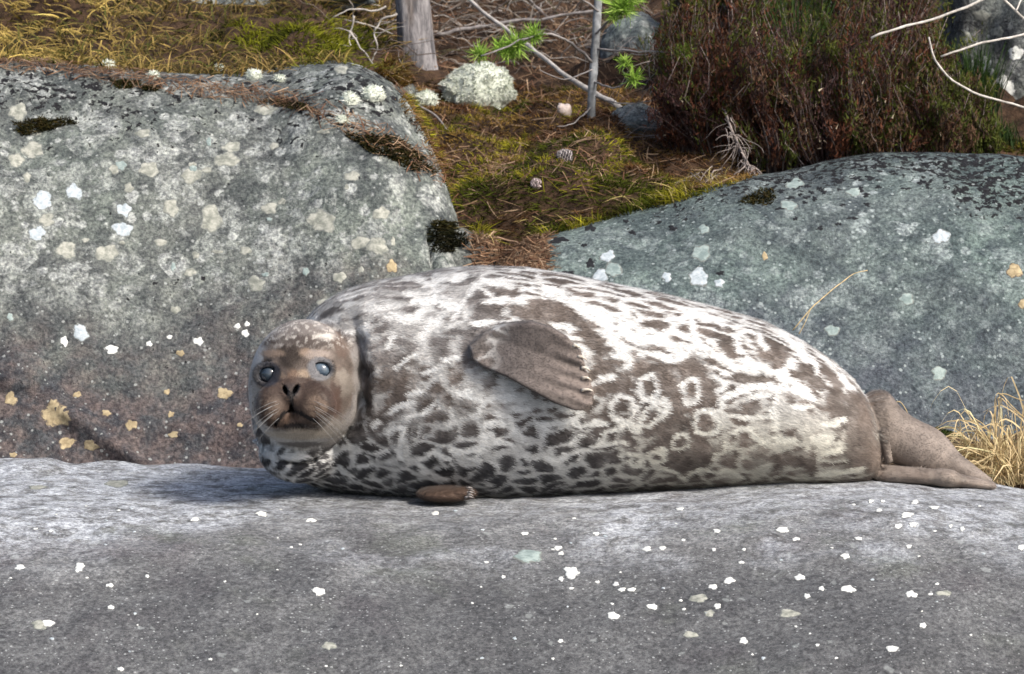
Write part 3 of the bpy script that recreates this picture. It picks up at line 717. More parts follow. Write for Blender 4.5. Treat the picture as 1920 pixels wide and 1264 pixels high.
for pts in (C6((480, 340), (540, 225), (700, 185), (760, 145), (900, 145), (980, 185)), C6((980, 185), (950, 300), (900, 410), (800, 440), (640, 420), (520, 410), (480, 340)), C6((640, 350), (740, 250), (900, 230)), \
            C6((540, 640), (580, 570), (660, 520), (760, 530), (820, 640)), C6((440, 800), (480, 720), (560, 670)), C6((940, 300), (960, 420), (970, 540)), C6((980, 180), (1060, 120), (1060, 20), (960, 40), (880, 20)), \
            C6((1060, 180), (1180, 200), (1300, 280)), C6((1100, 340), (1250, 340)), C6((1370, 480), (1530, 440)), C6((1540, 80), (1640, 170)), C6((380, 60), (540, 130), (470, 190)), C6((0, 270), (50, 320), (30, 400)), \
            C6((0, 870), (120, 900), (180, 960), (220, 900), (320, 850), (430, 900)), C6((430, 900), (560, 880), (640, 930)), \
            C5((0, 560), (150, 625), (300, 740), (480, 790), (640, 790), (800, 850), (900, 900), (1000, 960), (1120, 1030)), C5((400, 520), (430, 620), (560, 720), (640, 790)), C5((360, 470), (480, 420), (620, 440), (650, 560)), \
            C5((480, 320), (600, 240), (700, 260), (760, 340), (880, 430), (960, 540), (1060, 600), (1100, 680), (1180, 740), (1200, 860)), C5((60, 260), (160, 290), (270, 340)), C5((380, 170), (430, 230)), \
            C5((250, 1180), (270, 1080), (400, 1030), (520, 960), (640, 960), (760, 950)), C5((840, 850), (910, 780), (930, 720)), C5((1450, 870), (1560, 980)), C5((640, 560), (700, 600)), C5((130, 760), (240, 800), (340, 850)), \
            C4((1000, 780), (1250, 720), (1350, 680), (1450, 740), (1600, 830), (1750, 900), (1890, 990)), C4((1600, 830), (1450, 950), (1300, 990)), C4((1540, 520), (1550, 640), (1600, 780)), C4((1300, 560), (1420, 580), (1540, 520)), \
            C4((1200, 920), (1280, 980)), C4((1700, 770), (1780, 830)), C4((1640, 560), (1850, 620)), C4((700, 960), (780, 900), (960, 960)), C4((880, 1040), (960, 1000)), C4((640, 1170), (760, 1140)), \
            C3((520, 470), (700, 440), (860, 400), (960, 480), (1130, 430), (1220, 450)), C3((580, 570), (640, 500), (520, 460)), C3((870, 660), (960, 560), (1000, 560)), C3((880, 740), (1030, 700), (1160, 640), (1220, 540), (1400, 480)), \
            C3((1180, 640), (1340, 640), (1440, 640)), C3((880, 300), (980, 330), (900, 400)), C3((600, 260), (700, 230), (830, 290)), C3((0, 560), (120, 620), (300, 660)), C3((160, 350), (280, 380), (320, 480), (400, 600)), \
            C3((480, 290), (380, 300), (300, 280)), C3((1380, 700), (1380, 800)), C3((1650, 760), (1760, 700), (1810, 690), (1800, 820), (1690, 850)), C3((1480, 740), (1580, 770), (1560, 830)), C3((820, 760), (700, 820)), C3((420, 760), (600, 780), (680, 800)), \
            C2((960, 160), (1080, 120)), C2((920, 380), (1100, 350), (1160, 300), (1250, 200)), C2((640, 470), (860, 270), (1000, 230)), C2((740, 520), (920, 480), (900, 620), (860, 700), (900, 780)), C2((1460, 140), (1660, 180), (1700, 240), (1640, 340)), \
            C2((1640, 340), (1640, 460), (1760, 480), (1890, 440)), C2((1400, 700), (1480, 730), (1660, 660), (1860, 620)), C2((1080, 800), (1200, 740), (1380, 800)), C2((1480, 830), (1560, 790), (1700, 810), (1850, 860)), C2((200, 720), (330, 680), (460, 700)), \
            C2((560, 760), (620, 800), (560, 860), (460, 850)), C2((620, 740), (760, 690)), C2((1050, 850), (1180, 950), (1320, 1000)), C2((280, 850), (330, 900), (400, 960)), C1((1000, 660), (1140, 620), (1180, 560)), C1((1300, 560), (1460, 320), (1540, 230)), \
            C1((760, 560), (960, 540)), C1((900, 400), (1080, 380), (1320, 430)), C1((940, 190), (1100, 240), (1120, 330)), C1((1120, 180), (1300, 180), (1420, 130)), C1((1580, 200), (1890, 250)), C1((1580, 400), (1830, 380)), C1((700, 760), (660, 860)), \
            C1((720, 1050), (820, 950), (920, 900)), C1((1200, 980), (1340, 960)), C1((980, 1100), (1120, 1060)), C1((1480, 620), (1680, 590))):
    stroke(PALE, pts, pw * rng.uniform(.8, 1.35), .95)
for pts, w_ in ((C5((1040, 590), (1070, 660)), 15), (C4((0, 240), (300, 370), (560, 480), (800, 620), (1000, 780)), 11), (C4((600, 520), (760, 640)), 13), (C6((1250, 640), (1400, 600)), 16), (C6((860, 640), (1150, 620)), 10), (C6((1380, 720), (1500, 700)), 8),
                (C6((1330, 920), (1520, 900), (1700, 870)), 10), (C3((60, 440), (230, 450)), 8), (C2((1640, 200), (1560, 130)), 13), (C3((80, 200), (240, 180), (300, 170)), 9), (C3((1370, 420), (1500, 460), (1560, 520)), 9),
                (C2((1640, 740), (1760, 560)), 9), (C1((1080, 600), (1000, 740)), 9), (C1((880, 560), (980, 500)), 9), (C1((1660, 330), (1500, 230)), 6)):
    stroke(PALE, pts, w_, .92)
def rlook(R, x, z):
    i = np.clip((x - RX0) / RS, 0, RW - 2); j = np.clip((z - RZ0) / RS, 0, RH - 2); a = i.astype(int); b = j.astype(int); u = i - a; v = j - b
    return R[a, b] * (1 - u) * (1 - v) + R[a + 1, b] * u * (1 - v) + R[a, b + 1] * (1 - u) * v + R[a + 1, b + 1] * u * v
def coat(p, n):
    x, y, z = p.T
    px, py = 960 + 1000 * x, 930 - 1000 * (z * CT + y * ST)              # side elevation in millimetres
    zc = np.interp(x, LX, LZ); ph = np.arctan2(z - zc, -(y - YB) + .001); s = ph * .21
    w1 = fbm(p, 26, 3, 101); w2 = fbm(p + 7, 26, 3, 111); w3 = fbm(p, 90, 2, 121)
    def cells(cx, cs, ang, seed):
        a = math.radians(ang); u = x * math.cos(a) + s * math.sin(a); v = -x * math.sin(a) + s * math.cos(a)
        f1, f2, r = worley(np.stack([u / cx + .34 * w1, v / cs + .34 * w2], -1), seed); return f2 - f1, r
    eA, rA = cells(.044, .030, 28, 5)          # small spots of the lower flank
    eB, rB = cells(.095, .026, -6, 9)          # long streaks of the back
    eC, rC = cells(.062, .048, 20, 13)         # wide patches of the hind flank
    lowF = sstep(760, 830, py + 40 * sstep(1200, 1500, px)); back = sstep(.075, .115, s + .03 * sstep(900, 1150, px)); hind = sstep(1180, 1330, px)
    pale = 0
    zw = np.exp(-((px - 930) / 95) ** 2 - ((py - 775) / 70) ** 2); zc2 = sstep(640, 560, px) * sstep(800, 830, py); wid = .07 + .15 * sstep(-.25, .45, fbm(p, 14, 3, 131)) + .16 * zw + .06 * zc2
    hf = fbm(p, 210, 2, 151); pA = sstep(wid + .13, wid - .07, eA + .12 * w3 + .05 * hf); pB = sstep(wid + .24, wid + .02, eB + .12 * w3 + .05 * hf); pC = sstep(.26, .08, eC + .10 * w3)
    sh = sstep(-.02, .24, fbm(p, 36, 3, 141) - .04)    # broken, flecked shoulder
    front = sstep(960, 860, px)
    pale = pA * (1 - hind) + np.maximum(np.clip(.35 * pA * lowF + .9 * pC, 0, 1), .8 * sstep(.12, .4, fbm(p, 20, 3, 181)) * sstep(1380, 1450, px)) * hind
    pale = pale * (1 - front * (1 - lowF)) + np.clip(.30 * pA + .62 * sh, 0, 1) * front * (1 - lowF)
    bf = sstep(960, 860, px); pale = pale * (1 - back) + (pB * (1 - bf) + np.clip(.45 * pB + .42 * sh, 0, 1) * bf) * back
    midz = sstep(700, 640, py) * (1 - back) * (1 - front); pale = pale * (1 - .5 * midz)
    fr_ = sstep(.02, -.04, y - YB)
    jx = x + .0035 * w1 + .002 * w3; jz = z + .0035 * w2 + .002 * w3
    D = rlook(DARK, jx, jz) * fr_; Pm = rlook(PALE, jx, jz) * fr_
    Pm = sstep(.26, .80, Pm * (1.08 + .6 * fbm(p, 42, 2, 171)) + (.34 * w3 + .16 * hf) * (Pm > .02)); D = sstep(.15, .85, D + .2 * w3 * (D > .02)); expl = fr_ * (1 - back * .65) * sstep(640, 720, px)
    pale = pale * (1 - .25 * expl) * (1 - .97 * D) ; Rm = rlook(RINGS, jx, jz) * fr_; Rm = sstep(.24, .75, Rm + (.22 * w3 + .14 * hf) * (Rm > .02)); pale = np.maximum(np.maximum(pale, Pm), Rm * .97)
    pale = np.clip(pale + .10 * w3, 0, 1)
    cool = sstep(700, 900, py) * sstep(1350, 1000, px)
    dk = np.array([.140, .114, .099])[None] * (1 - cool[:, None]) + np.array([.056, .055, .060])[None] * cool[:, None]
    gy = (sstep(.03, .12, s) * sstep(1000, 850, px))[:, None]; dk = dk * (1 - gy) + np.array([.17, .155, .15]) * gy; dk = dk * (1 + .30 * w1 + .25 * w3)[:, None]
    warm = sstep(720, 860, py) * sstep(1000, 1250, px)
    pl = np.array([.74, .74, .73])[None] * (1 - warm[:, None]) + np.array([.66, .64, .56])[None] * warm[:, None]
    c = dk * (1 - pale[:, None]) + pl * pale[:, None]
    # rump, hind flippers
    k = sstep(1590, 1640, px + 30 * w1) ; c = c * (1 - k[:, None] * .9) + np.array([.150, .118, .098]) * (1 + .25 * w1 + .2 * w3)[:, None] * k[:, None] * .9
    k = sstep(1648, 1662, px) * sstep(.0, .05, y + .06); c = c * (1 - k[:, None]) + (np.array([.185, .155, .135]) * (1 + .3 * w1 + .2 * w3)[:, None]) * k[:, None]
    k = sstep(1690, 1780, px) * sstep(740, 800, py); c = c * (1 + .25 * k[:, None])
    # fore flippers
    u, v = flip_uv(p); on = (poly2(p[:, [0, 2]], FLW) < .004) & (y < flip_y(u, v) + .016); t = np.clip(u / .21, 0, 1)
    fc = np.array([.055, .050, .052]) * (1 - t[:, None]) + np.array([.205, .168, .148]) * t[:, None]  # dark root, tan tips: skin colour with some shadow painted in
    st = .5 + .5 * np.sin(v / .0062 + 3 * w1); fc = fc * (1 + .25 * w3 + .22 * (st - .5) * sstep(.35, .8, t))[:, None]
    fc = fc * (1 - .55 * sstep(-.020, -.042, v))[:, None]  # painted shade along the lower edge
    k = on * sstep(.03, .08, u + .03); c = c * (1 - k[:, None]) + fc * k[:, None]
    k = ((px > 772) & (px < 900) & (y < -.14) & (np.minimum(ell(p, hp(832, 926, -.175), (.052, .05, .0135)), ell(p, hp(868, 924, -.20), (.022, .02, .010))) < .003)).astype(float) * (ell(p, hp(838, 925, -.18), (.066, .07, .022)) < 0)
    c = c * (1 - k[:, None]) + np.array([.085, .055, .040]) * k[:, None]
    # head
    hd = head(p); k = sstep(.016, .002, hd) * sstep(690, 672, px)
    if (k > 0).any():
        m = k > 0; hx, hy = pix(p[m]); q = w3[m]; q1 = w1[m]; yy = y[m]; pm = p[m]
        hc = np.array([.100, .078, .065])[None] * (1 + .3 * q + .25 * q1)[:, None]
        def blend(hc, a, col): a = np.clip(a, 0, 1)[:, None]; return hc * (1 - a) + np.array(col) * a
        def blob(cx, cy, rx, ry, e0=1.25, e1=.6): return sstep(e0, e1, np.hypot((hx - cx) / rx, (hy - cy) / ry) + .22 * q)
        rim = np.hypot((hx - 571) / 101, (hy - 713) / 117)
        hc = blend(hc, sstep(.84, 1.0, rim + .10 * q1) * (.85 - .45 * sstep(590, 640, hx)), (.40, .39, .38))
        hc = blend(hc, blob(585, 622, 85, 22) * .6, (.22, .20, .19)); hc = blend(hc, blob(610, 634, 24, 8, 1.3, .5), (.55, .52, .48)); hc = blend(hc, blob(530, 640, 34, 14) * (.5 + q), (.34, .31, .28))
        hc = blend(hc, blob(482, 668, 13, 34), (.42, .41, .40)); hc = blend(hc, blob(572, 644, 58, 14) * .85, (.060, .046, .040)); hc = blend(hc, blob(642, 645, 20, 26) * .8, (.105, .072, .056))
        hc = blend(hc, blob(543, 672, 22, 24), (.040, .030, .024)); hc = blend(hc, blob(510, 664, 22, 7) * .8, (.28, .205, .155)); hc = blend(hc, blob(572, 662, 12, 8) * .8, (.27, .20, .15)); hc = blend(hc, blob(598, 668, 26, 12) * .8, (.30, .25, .22))
        hc = blend(hc, blob(570, 701, 14, 9) * .8, (.34, .26, .19)); hc = blend(hc, blob(528, 708, 9, 8) * .6, (.28, .22, .17)); hc = blend(hc, blob(549, 706, 12, 12) * .7, (.17, .11, .075)); hc = blend(hc, blob(528, 713, 10, 14) * .8, (.25, .18, .13))
        hc = blend(hc, blob(640, 720, 24, 26) * .7, (.20, .175, .15)); hc = blend(hc, blob(628, 728, 11, 22) * .9, (.060, .036, .028)); hc = blend(hc, blob(636, 708, 14, 16) * .4, (.30, .26, .22)); hc = blend(hc, blob(482, 740, 12, 60) * .8, (.36, .33, .30))
        hc = blend(hc, blob(500, 722, 20, 8) * .7, (.27, .20, .15)); hc = blend(hc, blob(628, 758, 12, 25) * .9, (.075, .045, .035))
        fl_ = sstep(.25, .5, fbm(pm, 140, 2, 161)) * sstep(665, 630, hy); hc = blend(hc, fl_ * .7, (.50, .47, .43))
        # muzzle
        hc = blend(hc, blob(551, 760, 66, 48, 1.10, .9), (.062, .042, .033)); mr = np.abs(np.hypot((hx - 552) / 68, (hy - 760) / 48) - 1.0); hc = blend(hc, sstep(.15, .03, mr) * sstep(812, 795, hy) * .8, (.045, .028, .022)); hc = blend(hc, blob(516, 764, 17, 20) * .75, (.15, .110, .085)); hc = blend(hc, blob(590, 762, 20, 20) * .8, (.18, .130, .098))  # dark ring paints the shade of a groove round the muzzle
        for cx, sgn in ((548, -1), (548, 1)):
            dx = (hx - cx) * sgn; rows = np.abs(np.sin((hy - .18 * (dx - 30) ** 2 / 10 - 745) / 7.2 * math.pi / 1.6)); hc = blend(hc, sstep(.45, .1, rows) * sstep(12, 22, dx) * sstep(62, 50, dx) * sstep(742, 750, hy) * sstep(792, 784, hy) * .65, (.05, .032, .025))
        hc = blend(hc, blob(547, 732, 16, 12, 1.15, .8) * .8, (.045, .034, .030)); hc = blend(hc, blob(551, 784, 24, 11) * .8, (.15, .10, .075)); hc = blend(hc, blob(553, 797, 24, 6, 1.2, .7), (.02, .015, .014))
        hc = blend(hc, blob(562, 813, 74, 10) * .85, (.36, .32, .27)); hc = blend(hc, blob(562, 833, 60, 6) * .8, (.06, .052, .05)); hc = blend(hc, blob(620, 800, 26, 20) * .5, (.30, .27, .235))  # thin dark band paints the shadow below the cream chin fringe
        for a_, b_ in MOUTH[:-1] + MOUTH[-1:]:
            ax, ay = pix(a_); bx, by = pix(b_); e = np.array([bx - ax, by - ay]); t_ = np.clip(((hx - ax) * e[0] + (hy - ay) * e[1]) / (e @ e), 0, 1)
            hc = blend(hc, sstep(4.6, 2.2, np.hypot(hx - ax - t_ * e[0], hy - ay - t_ * e[1])), (.010, .008, .008))
        for a_, b_, sg in ((538, 733, -1), (554, 732, 1)):
            hc = blend(hc, sstep(1.25, .8, np.hypot((hx - a_ + sg * .45 * (hy - b_)) / 6.0, (hy - b_) / 10.5)), (.004, .004, .005))
        for e_, r_ in ((EYEW[0] + (-.003, 0, -.001), 24), (EYEW[1] + (-.001, 0, .001), 22)):
            ex, ey = pix(e_); d_ = np.hypot((hx - ex) / 1.12, (hy - ey)); hc = blend(hc, sstep(r_ + 3, r_ - 3, d_) * .9, (.018, .021, .030) if r_ > 22.5 else (.15, .15, .16))
        hc = np.where((yy > -.13)[:, None], hc * .5 + .5 * c[m], hc)
        c[m] = c[m] * (1 - k[m][:, None]) + hc * k[m][:, None]
    return np.clip(c, .003, .85)
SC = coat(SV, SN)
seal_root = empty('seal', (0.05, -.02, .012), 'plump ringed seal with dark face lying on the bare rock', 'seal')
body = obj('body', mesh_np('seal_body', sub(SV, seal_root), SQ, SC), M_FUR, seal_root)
# short coat: one flat hair per triangle
tri = np.concatenate([SQ[:, [0, 1, 2]], SQ[:, [0, 2, 3]]]); ar = np.linalg.norm(np.cross(SV[tri[:, 1]] - SV[tri[:, 0]], SV[tri[:, 2]] - SV[tri[:, 0]]), axis=1)
cen = SV[tri].mean(1); ar = ar * np.where(cen[:, 1] > .12, .25, 1.0) * np.where(cen[:, 2] < .012, .05, 1.0) * np.where((cen[:, 0] < -.28) & (cen[:, 1] < -.1), 2.2, 1.0)
NH = 330000; pick = np.searchsorted(np.cumsum(ar) / ar.sum(), rng.random(NH)); pick = np.clip(pick, 0, len(tri) - 1)
r1, r2 = np.sqrt(rng.random(NH)), rng.random(NH); wts = np.stack([1 - r1, r1 * (1 - r2), r1 * r2], -1)
HP = (SV[tri[pick]] * wts[..., None]).sum(1); HN = unit((SN[tri[pick]] * wts[..., None]).sum(1))
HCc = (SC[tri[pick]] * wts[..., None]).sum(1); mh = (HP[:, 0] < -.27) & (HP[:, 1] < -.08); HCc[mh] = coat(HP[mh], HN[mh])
hx, hy = pix(HP); isH = sstep(.018, .004, head(HP)) * (hx < 690)
uF, vF = flip_uv(HP); isF = ((poly2(HP[:, [0, 2]], FLW) < .002) & (HP[:, 1] < -.195)).astype(float); isT = sstep(1650, 1670, hx)
flow = np.tile(np.array([1.0, 0, -.22]), (NH, 1)); nose = hp(548, 735, -.32)
flow = flow * (1 - isH[:, None]) + unit(HP - nose) * isH[:, None]; flow = flow * (1 - isF[:, None]) + np.array([FD[0], 0, FD[1]]) * isF[:, None]
flow = flow + rng.normal(0, .22, (NH, 3)); flow = unit(flow - (flow * HN).sum(1, keepdims=True) * HN)
ln = (.0105 * (1 - .55 * isH) * (1 - .5 * isF) * (1 - .55 * isT)) * rnd(.6, 1.3, NH); lift = rnd(.10, .34, NH)
keep = np.ones(NH, bool)
for e in EYEW: keep &= np.linalg.norm(HP - e, axis=1) > .0228
keep &= ~(((np.hypot(hx - 537, hy - 733) < 7) | (np.hypot(hx - 555, hy - 732) < 7)) & (isH > .5))
tip = HP + flow * ln[:, None] + HN * (ln * lift)[:, None]
side = unit(np.cross(HN, flow)); wd = rnd(.0006, .0011, NH)
jit = (1 + rng.normal(0, .13, NH))[:, None]
V = np.stack([HP - side * wd[:, None] - HN * .0006, HP + side * wd[:, None] - HN * .0006, tip], 1)[keep]; Cc = np.repeat((HCc * jit)[:, None], 3, 1)[keep]; Cc[:, 2] = Cc[:, 2] * 1.10
V = V.reshape(-1, 3); fur = obj('fur', mesh_np('seal_coat', sub(V, seal_root), np.arange(len(V)).reshape(-1, 3), np.clip(Cc.reshape(-1, 3), .003, .88), smooth=False), M_FUR, seal_root); fur['kind'] = 'stuff'
def ball(c, r, nu=28, nv=18):
    u = np.linspace(0, 2 * math.pi, nu + 1)[:-1]; v = np.linspace(-math.pi / 2, math.pi / 2, nv); U, W = np.meshgrid(u, v, indexing='ij')
    V = np.stack([np.cos(W) * np.cos(U), np.sin(W), np.cos(W) * np.sin(U)], -1) * r + np.array(c)
    i = np.arange(nu * nv).reshape(nu, nv); j = np.roll(i, -1, 0)
    return V.reshape(-1, 3), np.stack([i[:, :-1], i[:, 1:], j[:, 1:], j[:, :-1]], -1).reshape(-1, 4)
def eye_mat(nm='wet_eye', k=1.0):
    t = NT(nm); fr_ = t.noise(60, 3); c = t.mix(t.step(fr_, .35, .65), (.035 * k, .055 * k, .085 * k), (.10 * k, .135 * k, .175 * k))
    t.done(c, .10, .6); t.b.inputs['Coat Weight'].default_value = .6; t.b.inputs['Coat Roughness'].default_value = .04; return t.m
M_EYE = eye_mat(); M_EYED = eye_mat('dark_wet_eye', .35); M_LID = plain_noise_mat('eyelid_skin', (.010, .010, .012), (.025, .024, .028), 200, .5, .2, .001, .4)
for e in EYEW:
    V, F = ball(np.array(e) + (0, .0005, 0), np.array([.0202, .0180, .0172])); eo = obj('eye', mesh_np('eye', sub(V, seal_root), F), M_EYE if e[0] > -.4 else M_EYED, seal_root)
    a = np.linspace(math.radians(-8), math.radians(188), 14)
    C = np.stack([e[0] + .0212 * np.cos(a), e[1] - .0095 - .003 * np.sin(a), e[2] + .0003 + .0160 * np.sin(a)], -1)[None]
    V, F, _ = tubes(C, np.full((1, 14), .0024) * np.sin(np.linspace(.25, math.pi - .25, 14))[None], None, 5); obj('eyelid', mesh_np('eyelid', sub(V, seal_root), F), M_LID, eo)
M_CLAW = plain_noise_mat('claw_horn', (.42, .36, .29), (.66, .60, .52), 220, .5, .2, .001, .4); M_CLAWD = plain_noise_mat('dark_claw_horn', (.05, .045, .045), (.35, .32, .30), 160, .45, .2, .001, .4)
def claw(a, b, r, mat):
    t = np.linspace(0, 1, 7)[:, None]; C = np.array(a) * (1 - t) + np.array(b) * t; C[:, 2] += .003 * np.sin(t[:, 0] * math.pi); C[:, 1] -= .003 * np.sin(t[:, 0] * math.pi)
    V, F, _ = tubes(C[None], (r * (1 - .85 * t[:, 0] ** 1.6))[None], None, 6); obj('claw', mesh_np('claw', sub(V, seal_root), F), mat, seal_root)
for (a, b), (c0, d0) in zip([(1072, 648), (1081, 668), (1088, 689), (1089, 708), (1088, 731)], [(1089, 654), (1101, 676), (1107, 696), (1109, 713), (1113, 734)]):
    u_, v_ = [float(k[0]) for k in flip_uv(P(a, b, -.23)[None])]; yb_ = flip_y(u_, v_) - .011; claw(P(a + 3, b + 1, yb_ + .001), P(c0, d0, yb_ - .002), .0036, M_CLAW)
for k in range(5):
    a = hp(872 + 3 * (k % 2), 917 + 4 * k, -.205 - .004 * k); b = hp(888 + 2 * (k % 3), 917 + 4.5 * k, -.212 - .004 * k); claw(a, b, .0026, M_CLAWD)
for k in range(16):
    sg = -1 if k % 2 else 1; j = k // 2; cx = 520 if sg < 0 else 585
    st0 = body_pt(cx + sg * rng.uniform(-4, 12), 752 + 4.6 * j); L = rng.uniform(.05, .085); dv = unit(np.array([sg * 1.0, -.35, -.25 - .08 * j])[None])[0]
    t = np.linspace(0, 1, 8)[:, None]; C = st0 + dv * L * t + np.array([0, .3, -.45]) * (L * .5) * t ** 2
    V, F, c = tubes(C[None], (.00045 * (1 - .8 * t[:, 0]))[None], np.full((1, 8, 3), .32), 3); obj('whisker', mesh_np('whisker', sub(V, seal_root), F, c), M_TWIG, seal_root)
# ------------------------------------------------------------------ ground cover
def drop(x, y, tree=None):
    """down on to whatever is uppermost there: returns points and normals"""
    t = tree or T_ALL; Z = np.empty(len(x)); Nn = np.empty((len(x), 3))
    for i in range(len(x)):
        q = t.ray_cast(Vector((x[i], y[i], 5.0)), Vector((0, 0, -1)))
        if q[0] is None: Z[i] = -9; Nn[i] = (0, 0, 1)
        else: Z[i] = q[0].z; Nn[i] = q[1] if q[1].z > 0 else -q[1]
    return np.stack([x, y, Z], -1), Nn
def blade_set(base, nrm, length, width, bend, spread, c0, c1, K=4, seedcol=.2, up=1.0):
    """curved blades standing on base points; c0 root colour, c1 tip colour, (M,3)"""
    M = len(base); az = rnd(0, 2 * math.pi, M); out = np.stack([np.cos(az), np.sin(az), np.zeros(M)], -1)
    d0 = unit(nrm * up + out * (spread * rnd(0, 1, M))[:, None]); t = np.linspace(0, 1, K)
    C = base[:, None] + d0[:, None] * (length[:, None] * t)[..., None] + (out * 1.0 + np.array([0, 0, -.75]))[:, None] * ((bend * length)[:, None] * t ** 2)[..., None]
    W = width[:, None] * (1 - t[None] ** 1.5 * .85)
    sd_ = unit(np.cross(d0, unit(out + rng.normal(0, .6, (M, 3)))))
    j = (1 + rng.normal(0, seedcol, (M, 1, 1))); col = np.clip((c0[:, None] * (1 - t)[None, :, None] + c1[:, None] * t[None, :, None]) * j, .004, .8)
    return ribbons(C, W, sd_, col)
def pickcol(table, k):
    return np.array(table, float)[k % len(table)]
def in_poly(x, y, poly):
    r = np.zeros(len(x), bool); j = len(poly) - 1
    for i in range(len(poly)):
        (xi, yi), (xj, yj) = poly[i], poly[j]
        r ^= ((yi > y) != (yj > y)) & (x < (xj - xi) * (y - yi) / (yj - yi + 1e-12) + xi); j = i
    return r
def cover(n, x0, x1, y0, y1, cond, tree=None):
    x, y = rnd(x0, x1, n), rnd(y0, y1, n); p, nm = drop(x, y, tree); px_, py_ = pix(p)
    m = (p[:, 2] > -1) & cond(p, px_, py_); return p[m], nm[m], px_[m], py_[m]
T_TOP = bvh(bl, br, soil, wedge, flat)
bankline = lambda px: np.interp(px, [-600, 0, 100, 250, 430, 560, 640, 700, 745], [108, 116, 122, 138, 158, 150, 118, 128, 150])
# yellow-brown grass on the left bank
p, nm, a, b = cover(36000, -2.4, -.12, 1.30, 3.6, lambda p, a, b: (b < bankline(a) + 3) & (a < 748) & (p[:, 1] > 1.32) & ~((np.exp(-((a - 560) / 190) ** 2 - ((b - 78) / 32) ** 2) + .35 * fbm(p, 7, 3, 231) > .52) & (rng.random(len(a)) < .85)))
n = fbm(p, 3.2, 3, 201); g = fbm(p, 6, 3, 205)
moss_zone = sstep(.0, .3, g + .9 * np.exp(-((a - 530) / 170) ** 2 - ((b - 75) / 34) ** 2) - .35)
yel = sstep(420, 80, a)
c1 = np.array([.40, .275, .09]) * (1 - yel[:, None]) * .85 + np.array([.66, .48, .14]) * yel[:, None]
c1 = c1 * (1 + .35 * n)[:, None]; olive = np.array([.10, .105, .018]); c1 = np.where((rng.random(len(p)) < .25)[:, None], olive, c1)
c1 = c1 * (1 - moss_zone[:, None]) + np.array([.17, .17, .014]) * moss_zone[:, None] * (1 + .4 * n)[:, None]
ln = np.where(moss_zone > .5, rnd(.012, .030, len(p)), rnd(.022, .075, len(p)))
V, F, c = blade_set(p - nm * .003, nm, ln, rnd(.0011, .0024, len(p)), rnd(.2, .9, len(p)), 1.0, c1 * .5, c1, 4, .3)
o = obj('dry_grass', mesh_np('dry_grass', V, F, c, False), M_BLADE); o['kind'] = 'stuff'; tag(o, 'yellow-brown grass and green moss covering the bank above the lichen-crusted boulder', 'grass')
p, nm, a, b = cover(34000, -.85, -.2, 1.4, 2.9, lambda p, a, b: (b < bankline(a) + 2) & (b > 22) & (a < 745) & (np.exp(-((a - 560) / 190) ** 2 - ((b - 78) / 32) ** 2) + .35 * fbm(p, 7, 3, 231) > .45))
n = fbm(p, 11, 3, 235); c1 = np.where((n > .1)[:, None], np.array([.24, .25, .018]), np.where((n > -.3)[:, None], np.array([.10, .115, .010]), np.array([.030, .036, .006]))) * (1 + rng.normal(0, .15, (len(p), 1)))
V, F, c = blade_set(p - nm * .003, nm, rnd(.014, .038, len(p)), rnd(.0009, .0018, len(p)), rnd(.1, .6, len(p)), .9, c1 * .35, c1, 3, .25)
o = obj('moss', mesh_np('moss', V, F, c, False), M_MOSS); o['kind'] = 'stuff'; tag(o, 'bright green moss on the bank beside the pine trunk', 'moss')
# moss in the hollow between the boulders
hollow = [(740, 190), (800, 150), (1180, 170), (1400, 250), (1420, 330), (1300, 372), (1150, 410), (1000, 452), (900, 455), (850, 390), (826, 330), (790, 260)]
p, nm, a, b = cover(62000, -.24, .62, .92, 2.4, lambda p, a, b: in_poly(a, b, hollow))
n = fbm(p, 7, 3, 211); n2 = fbm(p, 14, 3, 215)
grn = sstep(-.15, .35, n + .6 * sstep(290, 380, b) - .15 + .35 * np.exp(-((a - 960) / 120) ** 2) * (b > 240) - .5 * sstep(1150, 1300, a))
lip = sstep(322, 362, b) * sstep(850, 900, a) * sstep(1340, 1260, a); grn = np.maximum(grn, lip * sstep(-.55, -.2, n2)); cg = np.where((n2 > .15)[:, None], np.array([.29, .27, .022]), np.array([.085, .105, .010])); cb = np.where((n2 > .05)[:, None], np.array([.30, .185, .055]), np.array([.14, .066, .028]))
c1 = (cg * grn[:, None] + cb * (1 - grn[:, None])) * (1 + .3 * n2)[:, None]
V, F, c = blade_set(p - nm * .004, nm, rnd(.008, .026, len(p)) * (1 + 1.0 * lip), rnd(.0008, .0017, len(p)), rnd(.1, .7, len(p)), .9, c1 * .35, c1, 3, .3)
o = obj('moss', mesh_np('moss', V, F, c, False), M_MOSS); o['kind'] = 'stuff'; tag(o, 'green and rusty moss filling the hollow between the two boulders', 'moss')
